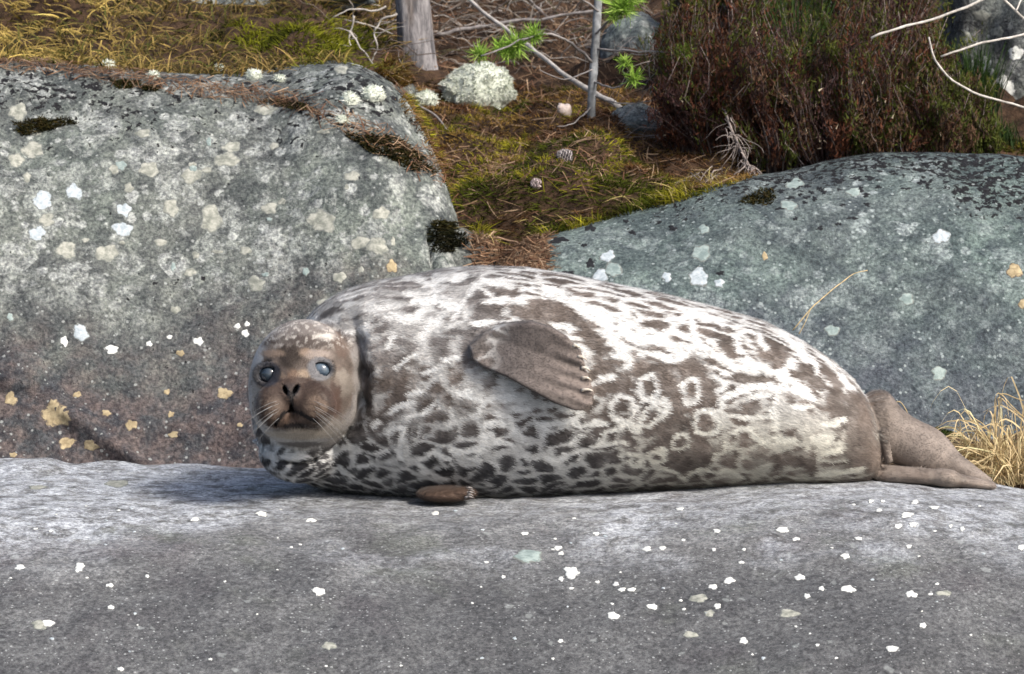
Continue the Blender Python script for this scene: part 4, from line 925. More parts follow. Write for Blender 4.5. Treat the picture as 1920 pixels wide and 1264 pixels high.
# brown needles and litter everywhere on the forest floor and along the top of the left boulder
def strip(a, b):
    line = np.interp(a, [-100, 0, 100, 250, 430, 560, 700, 830], [112, 118, 128, 150, 176, 192, 255, 322]); w_ = np.interp(a, [0, 300, 560, 700, 830], [12, 16, 20, 26, 26])
    return np.abs(b - line) < w_ * rng.uniform(.2, 1.3, len(a))
def litter(p, nm, lmin, lmax, c, wid=.0008, tilt=.12):
    M = len(p); az = rnd(0, 2 * math.pi, M); d = np.stack([np.cos(az), np.sin(az), rng.normal(0, tilt, M)], -1); d = unit(d - (d * nm).sum(1, keepdims=True) * nm + nm * rng.normal(.04, tilt, (M, 1)))
    L = rnd(lmin, lmax, M); t = np.linspace(-.5, .5, 4); bow = unit(np.cross(d, nm)) * rng.normal(0, .15, (M, 1))
    C = p[:, None] + nm[:, None] * rnd(.002, .009, M)[:, None, None] + d[:, None] * (L[:, None] * t)[..., None] + bow[:, None] * (L[:, None] * (t ** 2))[..., None]
    return ribbons(C, np.full((M, 4), wid) * rnd(.7, 1.5, M)[:, None], unit(np.cross(d, nm) + nm * .3), np.repeat((c * (1 + rng.normal(0, .25, (M, 1))))[:, None], 4, 1).clip(.01, .7))
LC = [(.20, .115, .065), (.26, .165, .10), (.13, .075, .045), (.33, .23, .15), (.17, .085, .05)]
parts = []
p, nm, a, b = cover(26000, -1.2, .0, .7, 1.9, lambda p, a, b: strip(a, b)); parts.append(litter(p, nm, .02, .05, pickcol(LC, rng.integers(0, 5, len(p)))))
p, nm, a, b = cover(8500, -.30, .75, .80, 3.4, lambda p, a, b: in_poly(a, b, [(640, 0), (1500, -20), (1500, 300), (1330, 360), (1150, 408), (1000, 452), (1010, 505), (915, 505), (900, 455), (850, 410), (826, 330), (760, 200)])); parts.append(litter(p, nm, .025, .065, pickcol(LC, rng.integers(0, 5, len(p))), .0009, .2))
p, nm, a, b = cover(2600, -.08, .07, .80, 1.02, lambda p, a, b: (b > 446) & (b < 520)); parts.append(litter(p, nm, .03, .07, pickcol(LC, rng.integers(0, 5, len(p))), .0009, .2))
V, F, c = merge(parts); o = obj('pine_needles', mesh_np('pine_needles', V, F, c, False), M_BLADE); o['kind'] = 'stuff'; tag(o, 'fallen brown pine needles and litter strewn over rock edge and hollow', 'needles')
# scrubby growth far behind
p, nm, a, b = cover(15000, -1.8, 1.8, 2.2, 7.0, lambda p, a, b: (b < 130) & ~((a < 748) & (b > 20) & (p[:, 1] < 3.2)))
n = fbm(p, 4, 3, 221); c1 = pickcol([(.17, .135, .11), (.26, .22, .19), (.10, .07, .05), (.13, .13, .06), (.33, .29, .25)], rng.integers(0, 5, len(p)))
V, F, c = blade_set(p, nm, rnd(.03, .13, len(p)), rnd(.0010, .0020, len(p)), rnd(.1, .9, len(p)), 1.1, c1 * .5, c1, 4, .25); o = obj('undergrowth', mesh_np('undergrowth', V, F, c, False), M_BLADE); o['kind'] = 'stuff'
tag(o, 'grey-brown tangle of dead undergrowth at the back behind the bank', 'undergrowth')
# pale dry blades at the front lip of the moss
p, nm, a, b = cover(900, -.1, .45, .92, 1.35, lambda p, a, b: in_poly(a, b, hollow) & (b > np.interp(a, [850, 1000, 1300], [400, 400, 335]))); p, nm = p[:90], nm[:90]
c1 = np.tile([.42, .34, .13], (len(p), 1)); V, F, c = blade_set(p, nm, rnd(.03, .075, len(p)), rnd(.0009, .0015, len(p)), rnd(.3, 1.1, len(p)), .8, c1 * .7, c1, 6, .25)
o = obj('grass_blades', mesh_np('grass_blades', V, F, c, False), M_BLADE); o['kind'] = 'stuff'; tag(o, 'thin straw-coloured blades hanging over the front lip of the moss', 'grass')

# ------------------------------------------------------------------ moss cushions on the stones
def moss_patch(px, py, rx, ry, tree, label, cols, ang=0, n=900, ln=.011):
    ca, sa = math.cos(math.radians(ang)), math.sin(math.radians(ang)); B, Nn = [], []
    for _ in range(n):
        r, t = math.sqrt(rng.random()), rng.random() * 6.283; k = 1 + .22 * math.sin(3 * t + px) + .12 * math.sin(7 * t); u, v = rx * r * k * math.cos(t), ry * r * k * math.sin(t)
        q = tree.ray_cast(Vector(CAM), ray(px + u * ca - v * sa, py + u * sa + v * ca))
        if q[0] is not None: B.append(q[0]); m = q[1] if q[1].z > 0 else -q[1]; Nn.append(m)
    B, Nn = np.array(B), np.array(Nn); me_ = np.median(B, 0); ok = np.linalg.norm(B - me_, axis=1) < .25; B, Nn = B[ok], Nn[ok]
    k = rng.integers(0, len(cols), len(B)); c1 = pickcol(cols, k)
    V, F, c = blade_set(B - Nn * .002, Nn, rnd(.5, 1.4, len(B)) * ln, rnd(.0010, .0020, len(B)), rnd(.1, .6, len(B)), .9, c1 * .3, c1, 3, .3)
    return tag(obj('moss_patch', mesh_np('moss_patch', V, F, c, False), M_MOSS), label, 'moss')
DM = [(.030, .032, .010), (.055, .048, .012), (.022, .024, .010), (.075, .055, .018)]
moss_patch(77, 236, 54, 13, T_L, 'flat dark moss patch near the top of the lichen-crusted boulder', DM, -7, 1300)
moss_patch(735, 283, 78, 20, T_L, 'long dark green moss strip along a crack in the boulder', DM, 24, 2000, .014)
moss_patch(838, 450, 34, 22, bvh(wedge, bl), 'round black-green moss cushion on the small wedged stone', [(.012, .014, .007), (.022, .024, .010), (.03, .026, .012)], 10, 1200, .013)
moss_patch(832, 425, 22, 12, bvh(wedge, bl), 'small dark moss tuft above the round cushion on the wedged stone', DM, 0, 500, .013)
moss_patch(235, 158, 26, 8, T_L, 'olive moss tuft on the boulder rim below the grass', [(.06, .055, .012), (.035, .033, .010)], 0, 500)
moss_patch(280, 166, 18, 5, T_L, 'thin brown-black moss smear on the boulder rim', DM, 4, 300)
moss_patch(735, 138, 34, 24, T_TOP, 'rust-brown moss hump at the foot of the pine trunk', [(.11, .062, .012), (.075, .040, .010), (.14, .09, .02)], 10, 1500, .016)
moss_patch(540, 196, 45, 8, T_L, 'dark moss seam under the litter on the boulder rim', DM, 8, 600)
moss_patch(1760, 812, 36, 8, bvh(soil, br), 'short bright moss at the foot of the blue-green boulder', [(.05, .08, .012), (.03, .045, .01)], 5, 500)
moss_patch(1890, 274, 45, 13, T_TOP, 'yellow-green moss on the crown of the blue-green boulder', [(.14, .13, .015), (.08, .09, .012), (.10, .07, .02)], 2, 900)
moss_patch(1425, 372, 32, 13, T_R, 'dark moss under the dead twigs on the blue-green boulder', DM, -10, 600)

# ------------------------------------------------------------------ reindeer lichen
def lichen_cushion(px, py, Y, rx, rz, ry, label, n, cols, name='lichen_cushion', ln=.010):
    c = P(px, py, Y); root = empty(name, (c[0], c[1], c[2] - rz), label, 'lichen')
    th, ph = rnd(0, 2 * math.pi, n), np.arccos(rnd(-.25, 1, n)); d = np.stack([np.sin(ph) * np.cos(th), np.sin(ph) * np.sin(th), np.cos(ph)], -1)
    k = 1 + .14 * fbm(d * 1.0 + px, 3.2, 3, 301); B = c + d * np.array([rx, ry, rz * 1.6]) * k[:, None] - np.array([0, 0, rz * .6]); c1 = pickcol(cols, rng.integers(0, len(cols), n)) * (1 + .15 * fbm(d, 5, 2, 305))[:, None]
    V, F, cc = blade_set(B - d * .004, unit(d / np.array([rx, ry, rz])), rnd(.5, 1.3, n) * ln, rnd(.0009, .0018, n), rnd(.0, .4, n), 1.0, c1 * .85, c1, 3, .08)
    o = obj('branchlets', mesh_np('branchlets', sub(V, root), F, cc, False), M_LICH, root); o['kind'] = 'stuff'
    nu, nv = 32, 14; u = np.linspace(0, 2 * math.pi, nu + 1)[:-1]; v = np.linspace(-.6, math.pi / 2, nv); U, W = np.meshgrid(u, v, indexing='ij'); dd = np.stack([np.cos(W) * np.cos(U), np.cos(W) * np.sin(U), np.sin(W)], -1)
    kk = 1 + .14 * fbm(dd * 1.0 + px, 3.2, 3, 301); V = c + dd * np.array([rx, ry, rz * 1.6]) * (kk * .97)[..., None] - np.array([0, 0, rz * .6]); i = np.arange(nu * nv).reshape(nu, nv); j = np.roll(i, -1, 0)
    obj('cushion', mesh_np('cushion', sub(V.reshape(-1, 3), root), np.stack([i[:, :-1], j[:, :-1], j[:, 1:], i[:, 1:]], -1).reshape(-1, 4), np.tile(np.array(cols[0]) * .9, (nu * nv, 1))), M_LICH, root)
WL = [(.72, .76, .66), (.80, .82, .74), (.62, .67, .56)]
lichen_cushion(897, 152, 1.95, .080, .040, .07, 'big pale green-white lichen cushion beside the pine trunk', 9000, WL, ln=.0065)
lichen_cushion(800, 182, 1.72, .022, .012, .02, 'small white lichen lump in front of the pine trunk', 500, WL)
for i_, (a_, b_, r_, lab) in enumerate([(203, 120, .014, 'upright white lichen tuft on the bank farthest from the pine trunk'), (287, 140, .012, 'white lichen tuft on brown litter of the bank'), (475, 138, .016, 'branching pale lichen tuft in the bank grass'), (524, 146, .010, 'thin pale lichen tuft near the flat stone'),
                                         (412, 126, .009, 'small lichen tuft below the bright green moss'), (700, 172, .024, 'white crumbly lichen mat on the flat stone'), (655, 182, .018, 'pale lichen mat at the edge of the flat stone'), (640, 222, .012, 'tiny white lichen lump at the end of the litter strip')]):
    q = T_TOP.ray_cast(Vector(CAM), ray(a_, b_ + 8)); Yq = q[0].y if q[0] is not None else 1.5
    lichen_cushion(a_, b_, Yq, r_, r_ * .55, r_, lab, 130 + int(r_ * 9000), WL, 'lichen_tuft', .009)
for s in [(600, 140, 14, 6), (640, 150, 18, 8), (690, 168, 16, 6), (620, 165, 20, 6), (720, 185, 16, 7)]: scab(flat, bvh(flat), *s, M_LBLUE)
for (a_, b_, r_, q_) in [(1880, 170, 26, 30), (1850, 125, 14, 18), (1900, 210, 16, 20), (1870, 60, 12, 10), (1810, 70, 10, 12), (1905, 100, 14, 14), (1840, 30, 16, 10)]:
    rk = [o for o in bpy.data.objects if o.get('label', '').startswith('white-blotched')][0]; scab(rk, bvh(rk), a_, b_, r_, q_, M_LWHITE if b_ > 90 else M_LGREY)

# ------------------------------------------------------------------ trunks, branches and twigs
def curve_pts(pts, K):
    pts = np.array(pts, float); s = np.concatenate([[0], np.cumsum(np.linalg.norm(np.diff(pts, axis=0), axis=1))]); t = np.linspace(0, s[-1], K)
    C = np.stack([np.interp(t, s, pts[:, k]) for k in range(3)], -1)
    for _ in range(2): C[1:-1] = (C[:-2] + 2 * C[1:-1] + C[2:]) / 4
    return C
def bark_mat():
    t = NT('pine_bark'); m = t.n('ShaderNodeMapping'); m.inputs['Scale'].default_value = (1, 1, .22); t.put(m.inputs[0], t.pos)
    n = t.noise(70, 5, .65, .4, m.outputs[0]); n2 = t.noise(16, 3, .5, .2, m.outputs[0]); c = t.mix(t.step(n, .34, .66), (.085, .082, .088), (.30, .285, .29)); c = t.mix(t.math('MULTIPLY', t.step(n2, .5, .7), .6), c, (.36, .28, .22))
    t.bump(n, .9, .006); return t.done(c, .95, .1)
M_BARK = bark_mat()
b0 = P(783, 160, 2.02); tree = empty('pine_tree', b0, 'thick grey pine trunk standing on the bank beside the white lichen', 'tree')
zz_ = np.linspace(-.06, 3.2, 120); an = np.linspace(0, 2 * math.pi, 41)[:-1]; ZZ, AA = np.meshgrid(zz_, an, indexing='ij'); rad = .0385 + .016 * np.exp(-np.maximum(ZZ, 0) / .035) - .004 * ZZ
cx_ = -.012 * np.minimum(ZZ, .3) / .2; q_ = np.stack([np.cos(AA), np.sin(AA), ZZ * 1.2], -1); rad = rad * (1 + .07 * fbm(q_, 3, 4, 401)) + .0022 * fbm(np.stack([np.cos(AA) * 5, np.sin(AA) * 5, ZZ * 6], -1), 2.2, 3, 405)
V = np.stack([cx_ + rad * np.cos(AA), rad * np.sin(AA), ZZ], -1).reshape(-1, 3); i = np.arange(120 * 40).reshape(120, 40); j = np.roll(i, -1, 1)
obj('trunk', mesh_np('trunk', V, np.stack([i[:-1], j[:-1], j[1:], i[1:]], -1).reshape(-1, 4)), M_BARK, tree)
GREY = (.27, .25, .245); PALE_T = (.46, .43, .40); BRN = (.15, .10, .075)
def wood(name, pts, Y, r0, r1, col, label=None, cat='branch', parent=None, K=22, wob=.004, group=None):
    """a single stick along photo points; Y one depth or one for each point"""
    Ys = np.full(len(pts), Y) if np.isscalar(Y) else np.array(Y); C = curve_pts([P(a, b, y_) for (a, b), y_ in zip(pts, Ys)], K)
    C = C + np.stack([fbm(C + 3.1 * k, 22, 3, 500 + k) for k in range(3)], -1) * wob; R = np.linspace(r0, r1, K) * (1 + .18 * fbm(C, 60, 2, 520))
    V, F, c = tubes(C[None], R[None], np.tile(col, (1, K, 1)) * (1 + .25 * fbm(C, 40, 2, 530))[None, :, None], 6)
    if parent is not None: return obj(name, mesh_np(name, sub(V, parent), F, c), M_TWIG, parent)
    return tag(obj(name, mesh_np(name, V, F, c), M_TWIG), label, cat, group)
wood('fallen_branch', [(812, 66), (880, 50), (960, 40), (1040, 32), (1110, 18)], 2.35, .0055, .003, GREY, 'grey branch lying level behind the white lichen cushion')
wood('fallen_branch', [(868, -10), (930, 42), (990, 88), (1045, 132), (1105, 172), (1165, 204)], [2.2, 2.1, 1.95, 1.8, 1.68, 1.6], .0035, .0060, PALE_T, 'pale bare branch slanting down to the young pine stem')
wood('fallen_branch', [(925, 284), (965, 298), (1010, 306), (1068, 313)], [1.62, 1.55, 1.52, 1.5], .0028, .004, PALE_T, 'pale stick lying on the moss beside the pine cone')
wood('fallen_branch', [(770, 190), (815, 212), (838, 250), (880, 268)], [1.62, 1.6, 1.58, 1.55], .0025, .0018, GREY, 'thin crooked twig where boulder meets brown moss')
wood('fallen_branch', [(640, 212), (690, 245), (760, 285), (828, 330)], [1.36, 1.3, 1.22, 1.16], .0035, .0028, (.24, .17, .13), 'brown root running along the crack of the boulder')
wood('fallen_branch', [(612, 232), (700, 272), (722, 242)], [1.32, 1.24, 1.28], .0018, .0015, PALE_T, 'forked pale twig lying on the dark moss strip')
wood('fallen_branch', [(400, 150), (470, 162), (560, 176)], [1.42, 1.38, 1.36], .0035, .0025, (.36, .28, .25), 'pinkish twig lying in the litter of the boulder rim')
wood('fallen_branch', [(1050, 448), (1150, 425), (1210, 412)], [1.10, 1.14, 1.16], .002, .0015, (.34, .24, .16), 'straw-brown twig on the rim of the blue-green boulder')
wood('fallen_branch', [(1065, 372), (1120, 345), (1150, 380)], [1.30, 1.34, 1.28], .0022, .0015, (.34, .24, .16), 'bent brown twig lying on the green moss')
wood('fallen_branch', [(905, 440), (975, 452), (1010, 492)], [1.0, 1.0, .98], .0022, .0018, (.30, .20, .14), 'short brown twig in the litter behind the seal')
wood('fallen_branch', [(1060, 60), (1000, 10), (960, -30)], [2.5, 2.5, 2.5], .004, .003, GREY, 'thin grey stick leaning in the tangle at the back')
wood('fallen_branch', [(905, 20), (850, 75), (815, 100)], [2.6, 2.5, 2.4], .003, .002, (.22, .19, .17), 'dark stick leaning beside the pine trunk')
for pts, Y_, lab in [([(744, 26), (716, 40), (698, 66), (712, 92), (694, 130)], 1.75, 'curled pale twig standing beside the pine trunk'), ([(664, 36), (652, 66), (668, 96), (660, 126)], 1.8, 'crooked pale twig rising from the bank grass'),
                     ([(722, 10), (690, 22), (655, 18), (620, 40)], 1.9, 'arched pale twig over the end of the bank'), ([(655, 60), (690, 105), (706, 128)], 1.74, 'thin straight pale twig by the rusty moss hump'), ([(560, 60), (600, 42), (650, 36), (735, 62)], 2.0, 'long grey twig lying over the green bank moss')]:
    wood('dead_twig', pts, Y_, .0026, .0014, PALE_T, lab, 'twig', wob=.006)
# young pine: thin stem, dead side twigs, bright tufts of needles
b0 = P(1107, 314, 1.52); yp = empty('young_pine', b0, 'thin young pine with grey stem and bright green needle tufts', 'tree')
C = curve_pts([P(1106, 318, 1.52), P(1108, 230, 1.52), P(1110, 170, 1.52), P(1116, 90, 1.53), P(1122, 0, 1.55), P(1128, -200, 1.6), P(1132, -420, 1.6)], 70)
R = np.linspace(.0095, .0075, 70) * (1 + .10 * fbm(C, 40, 3, 610)); V, F, c = tubes(C[None], R[None], (np.tile([.27, .28, .29], (70, 1)) * (1 + .5 * fbm(C, 34, 3, 615))[:, None])[None], 9); obj('trunk', mesh_np('trunk', sub(V, yp), F, c), M_TWIG, yp)
def tuft(px, py, Y, r, n, parent, cols, name='needle_tuft'):
    c0 = P(px, py, Y); d = unit(rng.normal(0, 1, (n, 3)) + np.array([0, -.2, .35])); L = rnd(.6, 1.1, n) * r; B = c0 + rng.normal(0, r * .14, (n, 3)); t = np.linspace(0, 1, 3)
    C = B[:, None] + d[:, None] * (L[:, None] * t)[..., None]; W = np.full((n, 3), .0009); col = pickcol(cols, rng.integers(0, len(cols), n))[:, None] * np.array([.75, 1, 1.1])[None, :, None]
    V, F, c = ribbons(C, W, unit(np.cross(d, rng.normal(0, 1, (n, 3)))), col); return obj(name, mesh_np(name, sub(V, parent), F, c, False), M_LEAF, parent)
NG = [(.24, .42, .05), (.34, .54, .08), (.17, .31, .04), (.44, .60, .14)]
for pts, Ys, r_ in [([(1114, 120), (1060, 70), (1010, 62), (960, 84), (900, 102)], [1.53, 1.45, 1.4, 1.38, 1.36], .003), ([(1118, 60), (1150, 30), (1170, 10)], [1.53, 1.48, 1.45], .0025), ([(1112, 150), (1150, 165), (1188, 146)], [1.52, 1.46, 1.42], .0025), ([(1116, 90), (1200, 100), (1285, 98)], [1.53, 1.45, 1.40], .0025),
                    ([(1110, 175), (1160, 198), (1220, 190), (1262, 170)], [1.52, 1.48, 1.45, 1.45], .002), ([(1110, 200), (1080, 235), (1040, 240)], [1.52, 1.46, 1.44], .0018), ([(1108, 262), (1160, 276), (1230, 268)], [1.52, 1.48, 1.45], .0018), ([(1108, 285), (1180, 300), (1250, 280)], [1.52, 1.47, 1.44], .0016),
                    ([(1112, 130), (1060, 150), (1010, 128)], [1.52, 1.46, 1.42], .0018), ([(1120, 20), (1080, -10), (1040, -20)], [1.54, 1.5, 1.5], .002)]:
    wood('branch', pts, Ys, r_, r_ * .6, GREY, parent=yp, K=16, wob=.005)
for a_, b_, r_, n_ in [(900, 102, .022, 90), (938, 92, .026, 110), (968, 84, .032, 150), (1000, 68, .026, 110), (955, 100, .024, 90), (1165, 14, .036, 170), (1185, -6, .03, 120), (1188, 146, .026, 70), (1172, 118, .02, 50), (1285, 98, .026, 90), (1268, 108, .02, 60), (1150, 30, .02, 60)]:
    tuft(a_, b_, 1.40, r_ * 1.3, int(n_ * 1.5), yp, NG)
# pale bare shrub whose twigs reach in from the right
b0 = np.array([1.34, 1.02, .48]); bs = empty('bare_shrub', b0, 'leafless pale shrub whose white twigs reach in front of the heather', 'shrub')
stem = [P(2140, 330, 1.02), P(2120, 150, 1.02), P(2090, -60, 1.02), P(2060, -260, 1.02)]; C = curve_pts(stem, 30); V, F, c = tubes(C[None], np.linspace(.011, .006, 30)[None], np.tile([.40, .37, .34], (1, 30, 1)), 7); obj('stem', mesh_np('stem', sub(V, bs), F, c), M_TWIG, bs)
for pts, r_ in [([(1634, 70), (1690, 50), (1745, 36), (1800, 20), (1850, -4), (1960, -70), (2075, -150)], .0032), ([(1766, 106), (1800, 92), (1850, 78), (1920, 64), (2010, 40), (2105, 30)], .0028), ([(1742, 70), (1752, 112), (1782, 150), (1826, 176), (1880, 188), (1920, 202), (2010, 220), (2130, 240)], .0026),
                ([(1876, -6), (1900, 16), (1930, 45), (2010, 90), (2120, 150)], .0034), ([(1906, 22), (1916, -4), (1930, -40)], .002)]:
    wood('twig', pts[::-1], np.linspace(1.02, .98, len(pts)), r_ * 1.25, r_ * .8, (.62, .58, .53), parent=bs, K=30, wob=.003)

# ------------------------------------------------------------------ heather
def heather(px, py, Y, hgt, spread, label, n=150, green=.22, group='heather shrubs'):
    b0, _ = drop(np.array([float(P(px, py, Y)[0])]), np.array([Y]), T_TOP); b0 = b0[0]; root = empty('heather_shrub', b0, label, 'shrub', None)
    az, rr = rnd(0, 2 * math.pi, n), np.sqrt(rng.random(n)); t = np.linspace(0, 1, 9); out = np.stack([np.cos(az), np.sin(az), 0 * az], -1)
    base = b0 + out * (rr * spread * .45)[:, None] - np.array([0, 0, .02]); top = b0 + out * (rr * spread)[:, None] + np.stack([0 * az, 0 * az, hgt * (1 - .45 * rr ** 2) * rnd(.38, 1.12, n)], -1)
    C = base[:, None] + (top - base)[:, None] * t[None, :, None]; C = C + np.stack([fbm(C + 7 * k, 11, 3, 700 + k) for k in range(3)], -1) * (.055 * t)[None, :, None]
    cs = pickcol([(.10, .075, .065), (.16, .125, .115), (.06, .045, .045), (.22, .18, .165)], rng.integers(0, 4, n)); R = rnd(.0011, .0024, n)[:, None] * (1 - .6 * t)[None]
    V, F, c = tubes(C, R, np.repeat(cs[:, None], 9, 1)); o = obj('stems', mesh_np('stems', sub(V, root), F, c), M_TWIG, root); o['kind'] = 'stuff'
    # leafy side shoots: short upright sprays of scale leaves
    m = n * 150; si = rng.integers(0, n, m); u = .14 + .86 * rng.random(m) ** .8; f = u * 8; a = np.minimum(f.astype(int), 7); B = C[si, a] * (1 - (f - a))[:, None] + C[si, a + 1] * (f - a)[:, None]; B = B + rng.normal(0, .0075, (m, 3))
    d = unit(rng.normal(0, .5, (m, 3)) + np.array([0, 0, .9])); L = rnd(.007, .016, m)
    kind = rng.random(n); colr = np.where((kind < green)[:, None], (.065, .082, .014), np.where((kind < .60)[:, None], (.115, .042, .022), np.where((kind < .85)[:, None], (.060, .030, .028), (.13, .075, .045))))
    c1 = colr[si] * (1 + rng.normal(0, .3, (m, 1))); tipg = (u > .86) & (kind[si] < green + .25); c1 = np.where(tipg[:, None], np.array([.085, .10, .015]), c1); w_ = rng.random(m) < .006; c1 = np.where(w_[:, None], np.array([.62, .52, .38]), c1).clip(.005, .7)
    V, F, c = ribbons(np.stack([B, B + d * L[:, None]], 1), np.stack([L * .13, 0 * L], 1), unit(np.cross(d, rng.normal(0, 1, (m, 3)))), np.stack([c1 * .8, c1], 1))
    o = obj('leaves', mesh_np('leaves', sub(V, root), F, c, False), M_LEAF, root); o['kind'] = 'stuff'
HS = [(1300, 310, 1.42, .30, .085, 'reddish-brown heather next to the thin young pine', .12), (1345, 300, 1.40, .37, .12, 'dark heather rising behind the pale dead twigs', .12), (1450, 290, 1.36, .36, .13, 'red-brown heather with green tips next to the dark heather', .22),
      (1555, 280, 1.34, .36, .13, 'dense brown heather in the middle of the clump on the blue-green boulder', .2), (1655, 270, 1.34, .35, .13, 'brown heather under the white bare twigs', .22), (1738, 268, 1.36, .30, .10, 'heather with dark green shoots beside the blotched rock', .35),
      (1815, 262, 1.42, .13, .06, 'low green-tipped heather at the outer end of the clump', .6), (1400, 260, 1.85, .46, .14, 'tall heather in the back row behind the dead twigs', .35), (1530, 250, 1.85, .46, .15, 'tall green-brown heather in the back row of the clump', .4), (1660, 240, 1.85, .44, .15, 'tall rusty heather in the back row below the bare twigs', .3), (1290, 250, 1.85, .40, .08, 'slim upright heather in the back row near the young pine', .3)]
for a_, b_, Y_, h_, s_, lab, g_ in HS: heather(a_, b_, Y_, h_, s_, lab, 130 if Y_ < 1.6 else 90, g_)
# stiff green shoots on the right of the clump
def shoot(px, py, Y, n, hgt, label, cols):
    b0, _ = drop(np.array([float(P(px, py, Y)[0])]), np.array([Y]), T_TOP); b0 = b0[0]; root = empty('green_shrub', b0, label, 'shrub'); n2 = n
    B = b0 + rng.normal(0, 1, (n, 3)) * np.array([.022, .02, .0]); c1 = pickcol(cols, rng.integers(0, len(cols), n)); V, F, c = blade_set(B, np.tile([0., 0, 1], (n, 1)), rnd(.5, 1.05, n) * hgt, rnd(.0012, .002, n), rnd(.0, .2, n), .35, c1 * .5, c1, 5, .25)
    o = obj('leaves', mesh_np('leaves', sub(V, root), F, c, False), M_LEAF, root); o['kind'] = 'stuff'
GS = [(.035, .075, .016), (.05, .10, .02), (.025, .05, .012)]
shoot(1822, 205, 1.62, 420, .20, 'dark green grassy shrub against the blotched grey rock', GS); shoot(1868, 262, 1.5, 260, .075, 'low dark green plant at the foot of the blotched rock', GS); shoot(1490, 110, 1.5, 200, .42, 'slender dark green shoots rising out of the heather', GS)
# pale dead twigs tumbling over the blue-green boulder
b0 = P(1385, 300, 1.22); dt = empty('dead_shrub', b0, 'pale dead twigs tumbling over the edge of the blue-green boulder', 'shrub')
def twigs(n, a0, b0_, a1, b1, Y0, Y1, K=8, r=.0016, col=(.30, .255, .235)):
    C = []
    for _ in range(n):
        s = (rng.normal(*a0), rng.normal(*b0_)); e = (rng.normal(*a1), rng.normal(*b1)); y0_, y1_ = rng.uniform(*Y0), rng.uniform(*Y1); C.append(curve_pts([P(*s, y0_), P((s[0] + e[0]) / 2 + rng.normal(0, 10), (s[1] + e[1]) / 2 - 8, (y0_ + y1_) / 2), P(*e, y1_)], K))
    C = np.array(C); C = C + np.stack([fbm(C + 5 * k, 30, 3, 800 + k) for k in range(3)], -1) * .008; return tubes(C, np.repeat(rnd(.6, 1.3, n)[:, None], K, 1) * r * np.linspace(1, .5, K), np.repeat(np.array(col) * (1 + rng.normal(0, .25, (n, 1, 1))), K, 1).clip(.03, .6))
main = curve_pts([P(1358, 205, 1.30), P(1372, 245, 1.27), P(1396, 295, 1.22), P(1424, 345, 1.15)], 24)
L_ = []
for k in range(64):
    st_ = main[rng.integers(2, 24)] + rng.normal(0, .004, 3); d_ = np.array([rng.normal(0, .6), rng.normal(-.35, .25), rng.normal(-.55, .35)]); ln_ = rng.uniform(.02, .065); t = np.linspace(0, 1, 8)[:, None]
    L_.append(st_ + d_ * ln_ * t + np.array([0, 0, -1]) * ln_ * .35 * t ** 2)
L_ = np.array(L_); L_ = L_ + np.stack([fbm(L_ + 5 * k, 34, 3, 810 + k) for k in range(3)], -1) * .007
V, F, c = merge([tubes(main[None], np.linspace(.0034, .0018, 24)[None], np.tile([.30, .255, .235], (1, 24, 1)), 3), tubes(L_, np.repeat(rnd(.6, 1.3, 64)[:, None], 8, 1) * .0013 * np.linspace(1, .45, 8), np.repeat(np.array([.31, .265, .245]) * (1 + rng.normal(0, .25, (64, 1, 1))), 8, 1)),
                 twigs(20, (1335, 18), (330, 8), (1318, 26), (364, 10), (1.24, 1.28), (1.15, 1.2))])
o = obj('twigs', mesh_np('twigs', sub(V, dt), F, c), M_TWIG, dt); o['kind'] = 'stuff'
b0 = P(1560, 290, 1.28); dt = empty('dead_shrub', b0, 'bare purple-grey stems at the foot of the heather clump', 'shrub')
V, F, c = merge([*[twigs(3, (a0, 5), (303 - .03 * (a0 - 1450), 6), (a0 + rng.normal(0, 14), 16), (238, 24), (1.24, 1.34), (1.30, 1.42), col=(.10, .085, .085), r=.0011) for a0 in np.sort(rng.uniform(1430, 1800, 11))]]); o = obj('twigs', mesh_np('twigs', sub(V, dt), F, c), M_TWIG, dt); o['kind'] = 'stuff'
b0 = P(1245, 285, 1.42); dt = empty('dead_shrub', b0, 'thin grey dead twigs between young pine and heather', 'shrub')
V, F, c = merge([twigs(16, (1290, 30), (270, 26), (1190, 26), (275, 26), (1.40, 1.46), (1.44, 1.5), r=.0013), twigs(14, (1260, 40), (120, 60), (1210, 40), (150, 60), (1.40, 1.46), (1.44, 1.5), r=.0013)]); o = obj('twigs', mesh_np('twigs', sub(V, dt), F, c), M_TWIG, dt); o['kind'] = 'stuff'
L_ = []
while len(L_) < 260:
    q = T_TOP.ray_cast(Vector(CAM), ray(rng.uniform(600, 1180), rng.uniform(-40, 135)))
    if q[0] is None or q[0].y < 1.7: continue
    az_ = rng.uniform(0, 6.283); ln_ = rng.uniform(.05, .20); d_ = np.array([math.cos(az_), .5 * math.sin(az_), rng.uniform(-.1, .75)]); t = np.linspace(0, 1, 9)[:, None]
    L_.append(np.array(q[0]) + d_ * ln_ * t + np.array([0, 0, .01 - .0]) + np.array([rng.normal(0, .2), 0, rng.normal(-.2, .2)]) * ln_ * t ** 2)
L_ = np.array(L_); L_ = L_ + np.stack([fbm(L_ + 5 * k, 20, 3, 820 + k) for k in range(3)], -1) * .014; cw = pickcol([(.30, .27, .25), (.20, .165, .14), (.42, .39, .36), (.13, .10, .085)], rng.integers(0, 4, 260))
V, F, c = tubes(L_, np.repeat(rnd(.5, 1.4, 260)[:, None], 9, 1) * .0015 * np.linspace(1, .5, 9), np.repeat(cw[:, None], 9, 1))
o = obj('brushwood', mesh_np('brushwood', V, F, c), M_TWIG); o['kind'] = 'stuff'; tag(o, 'tangled grey-brown brushwood behind the white lichen cushion', 'brushwood')

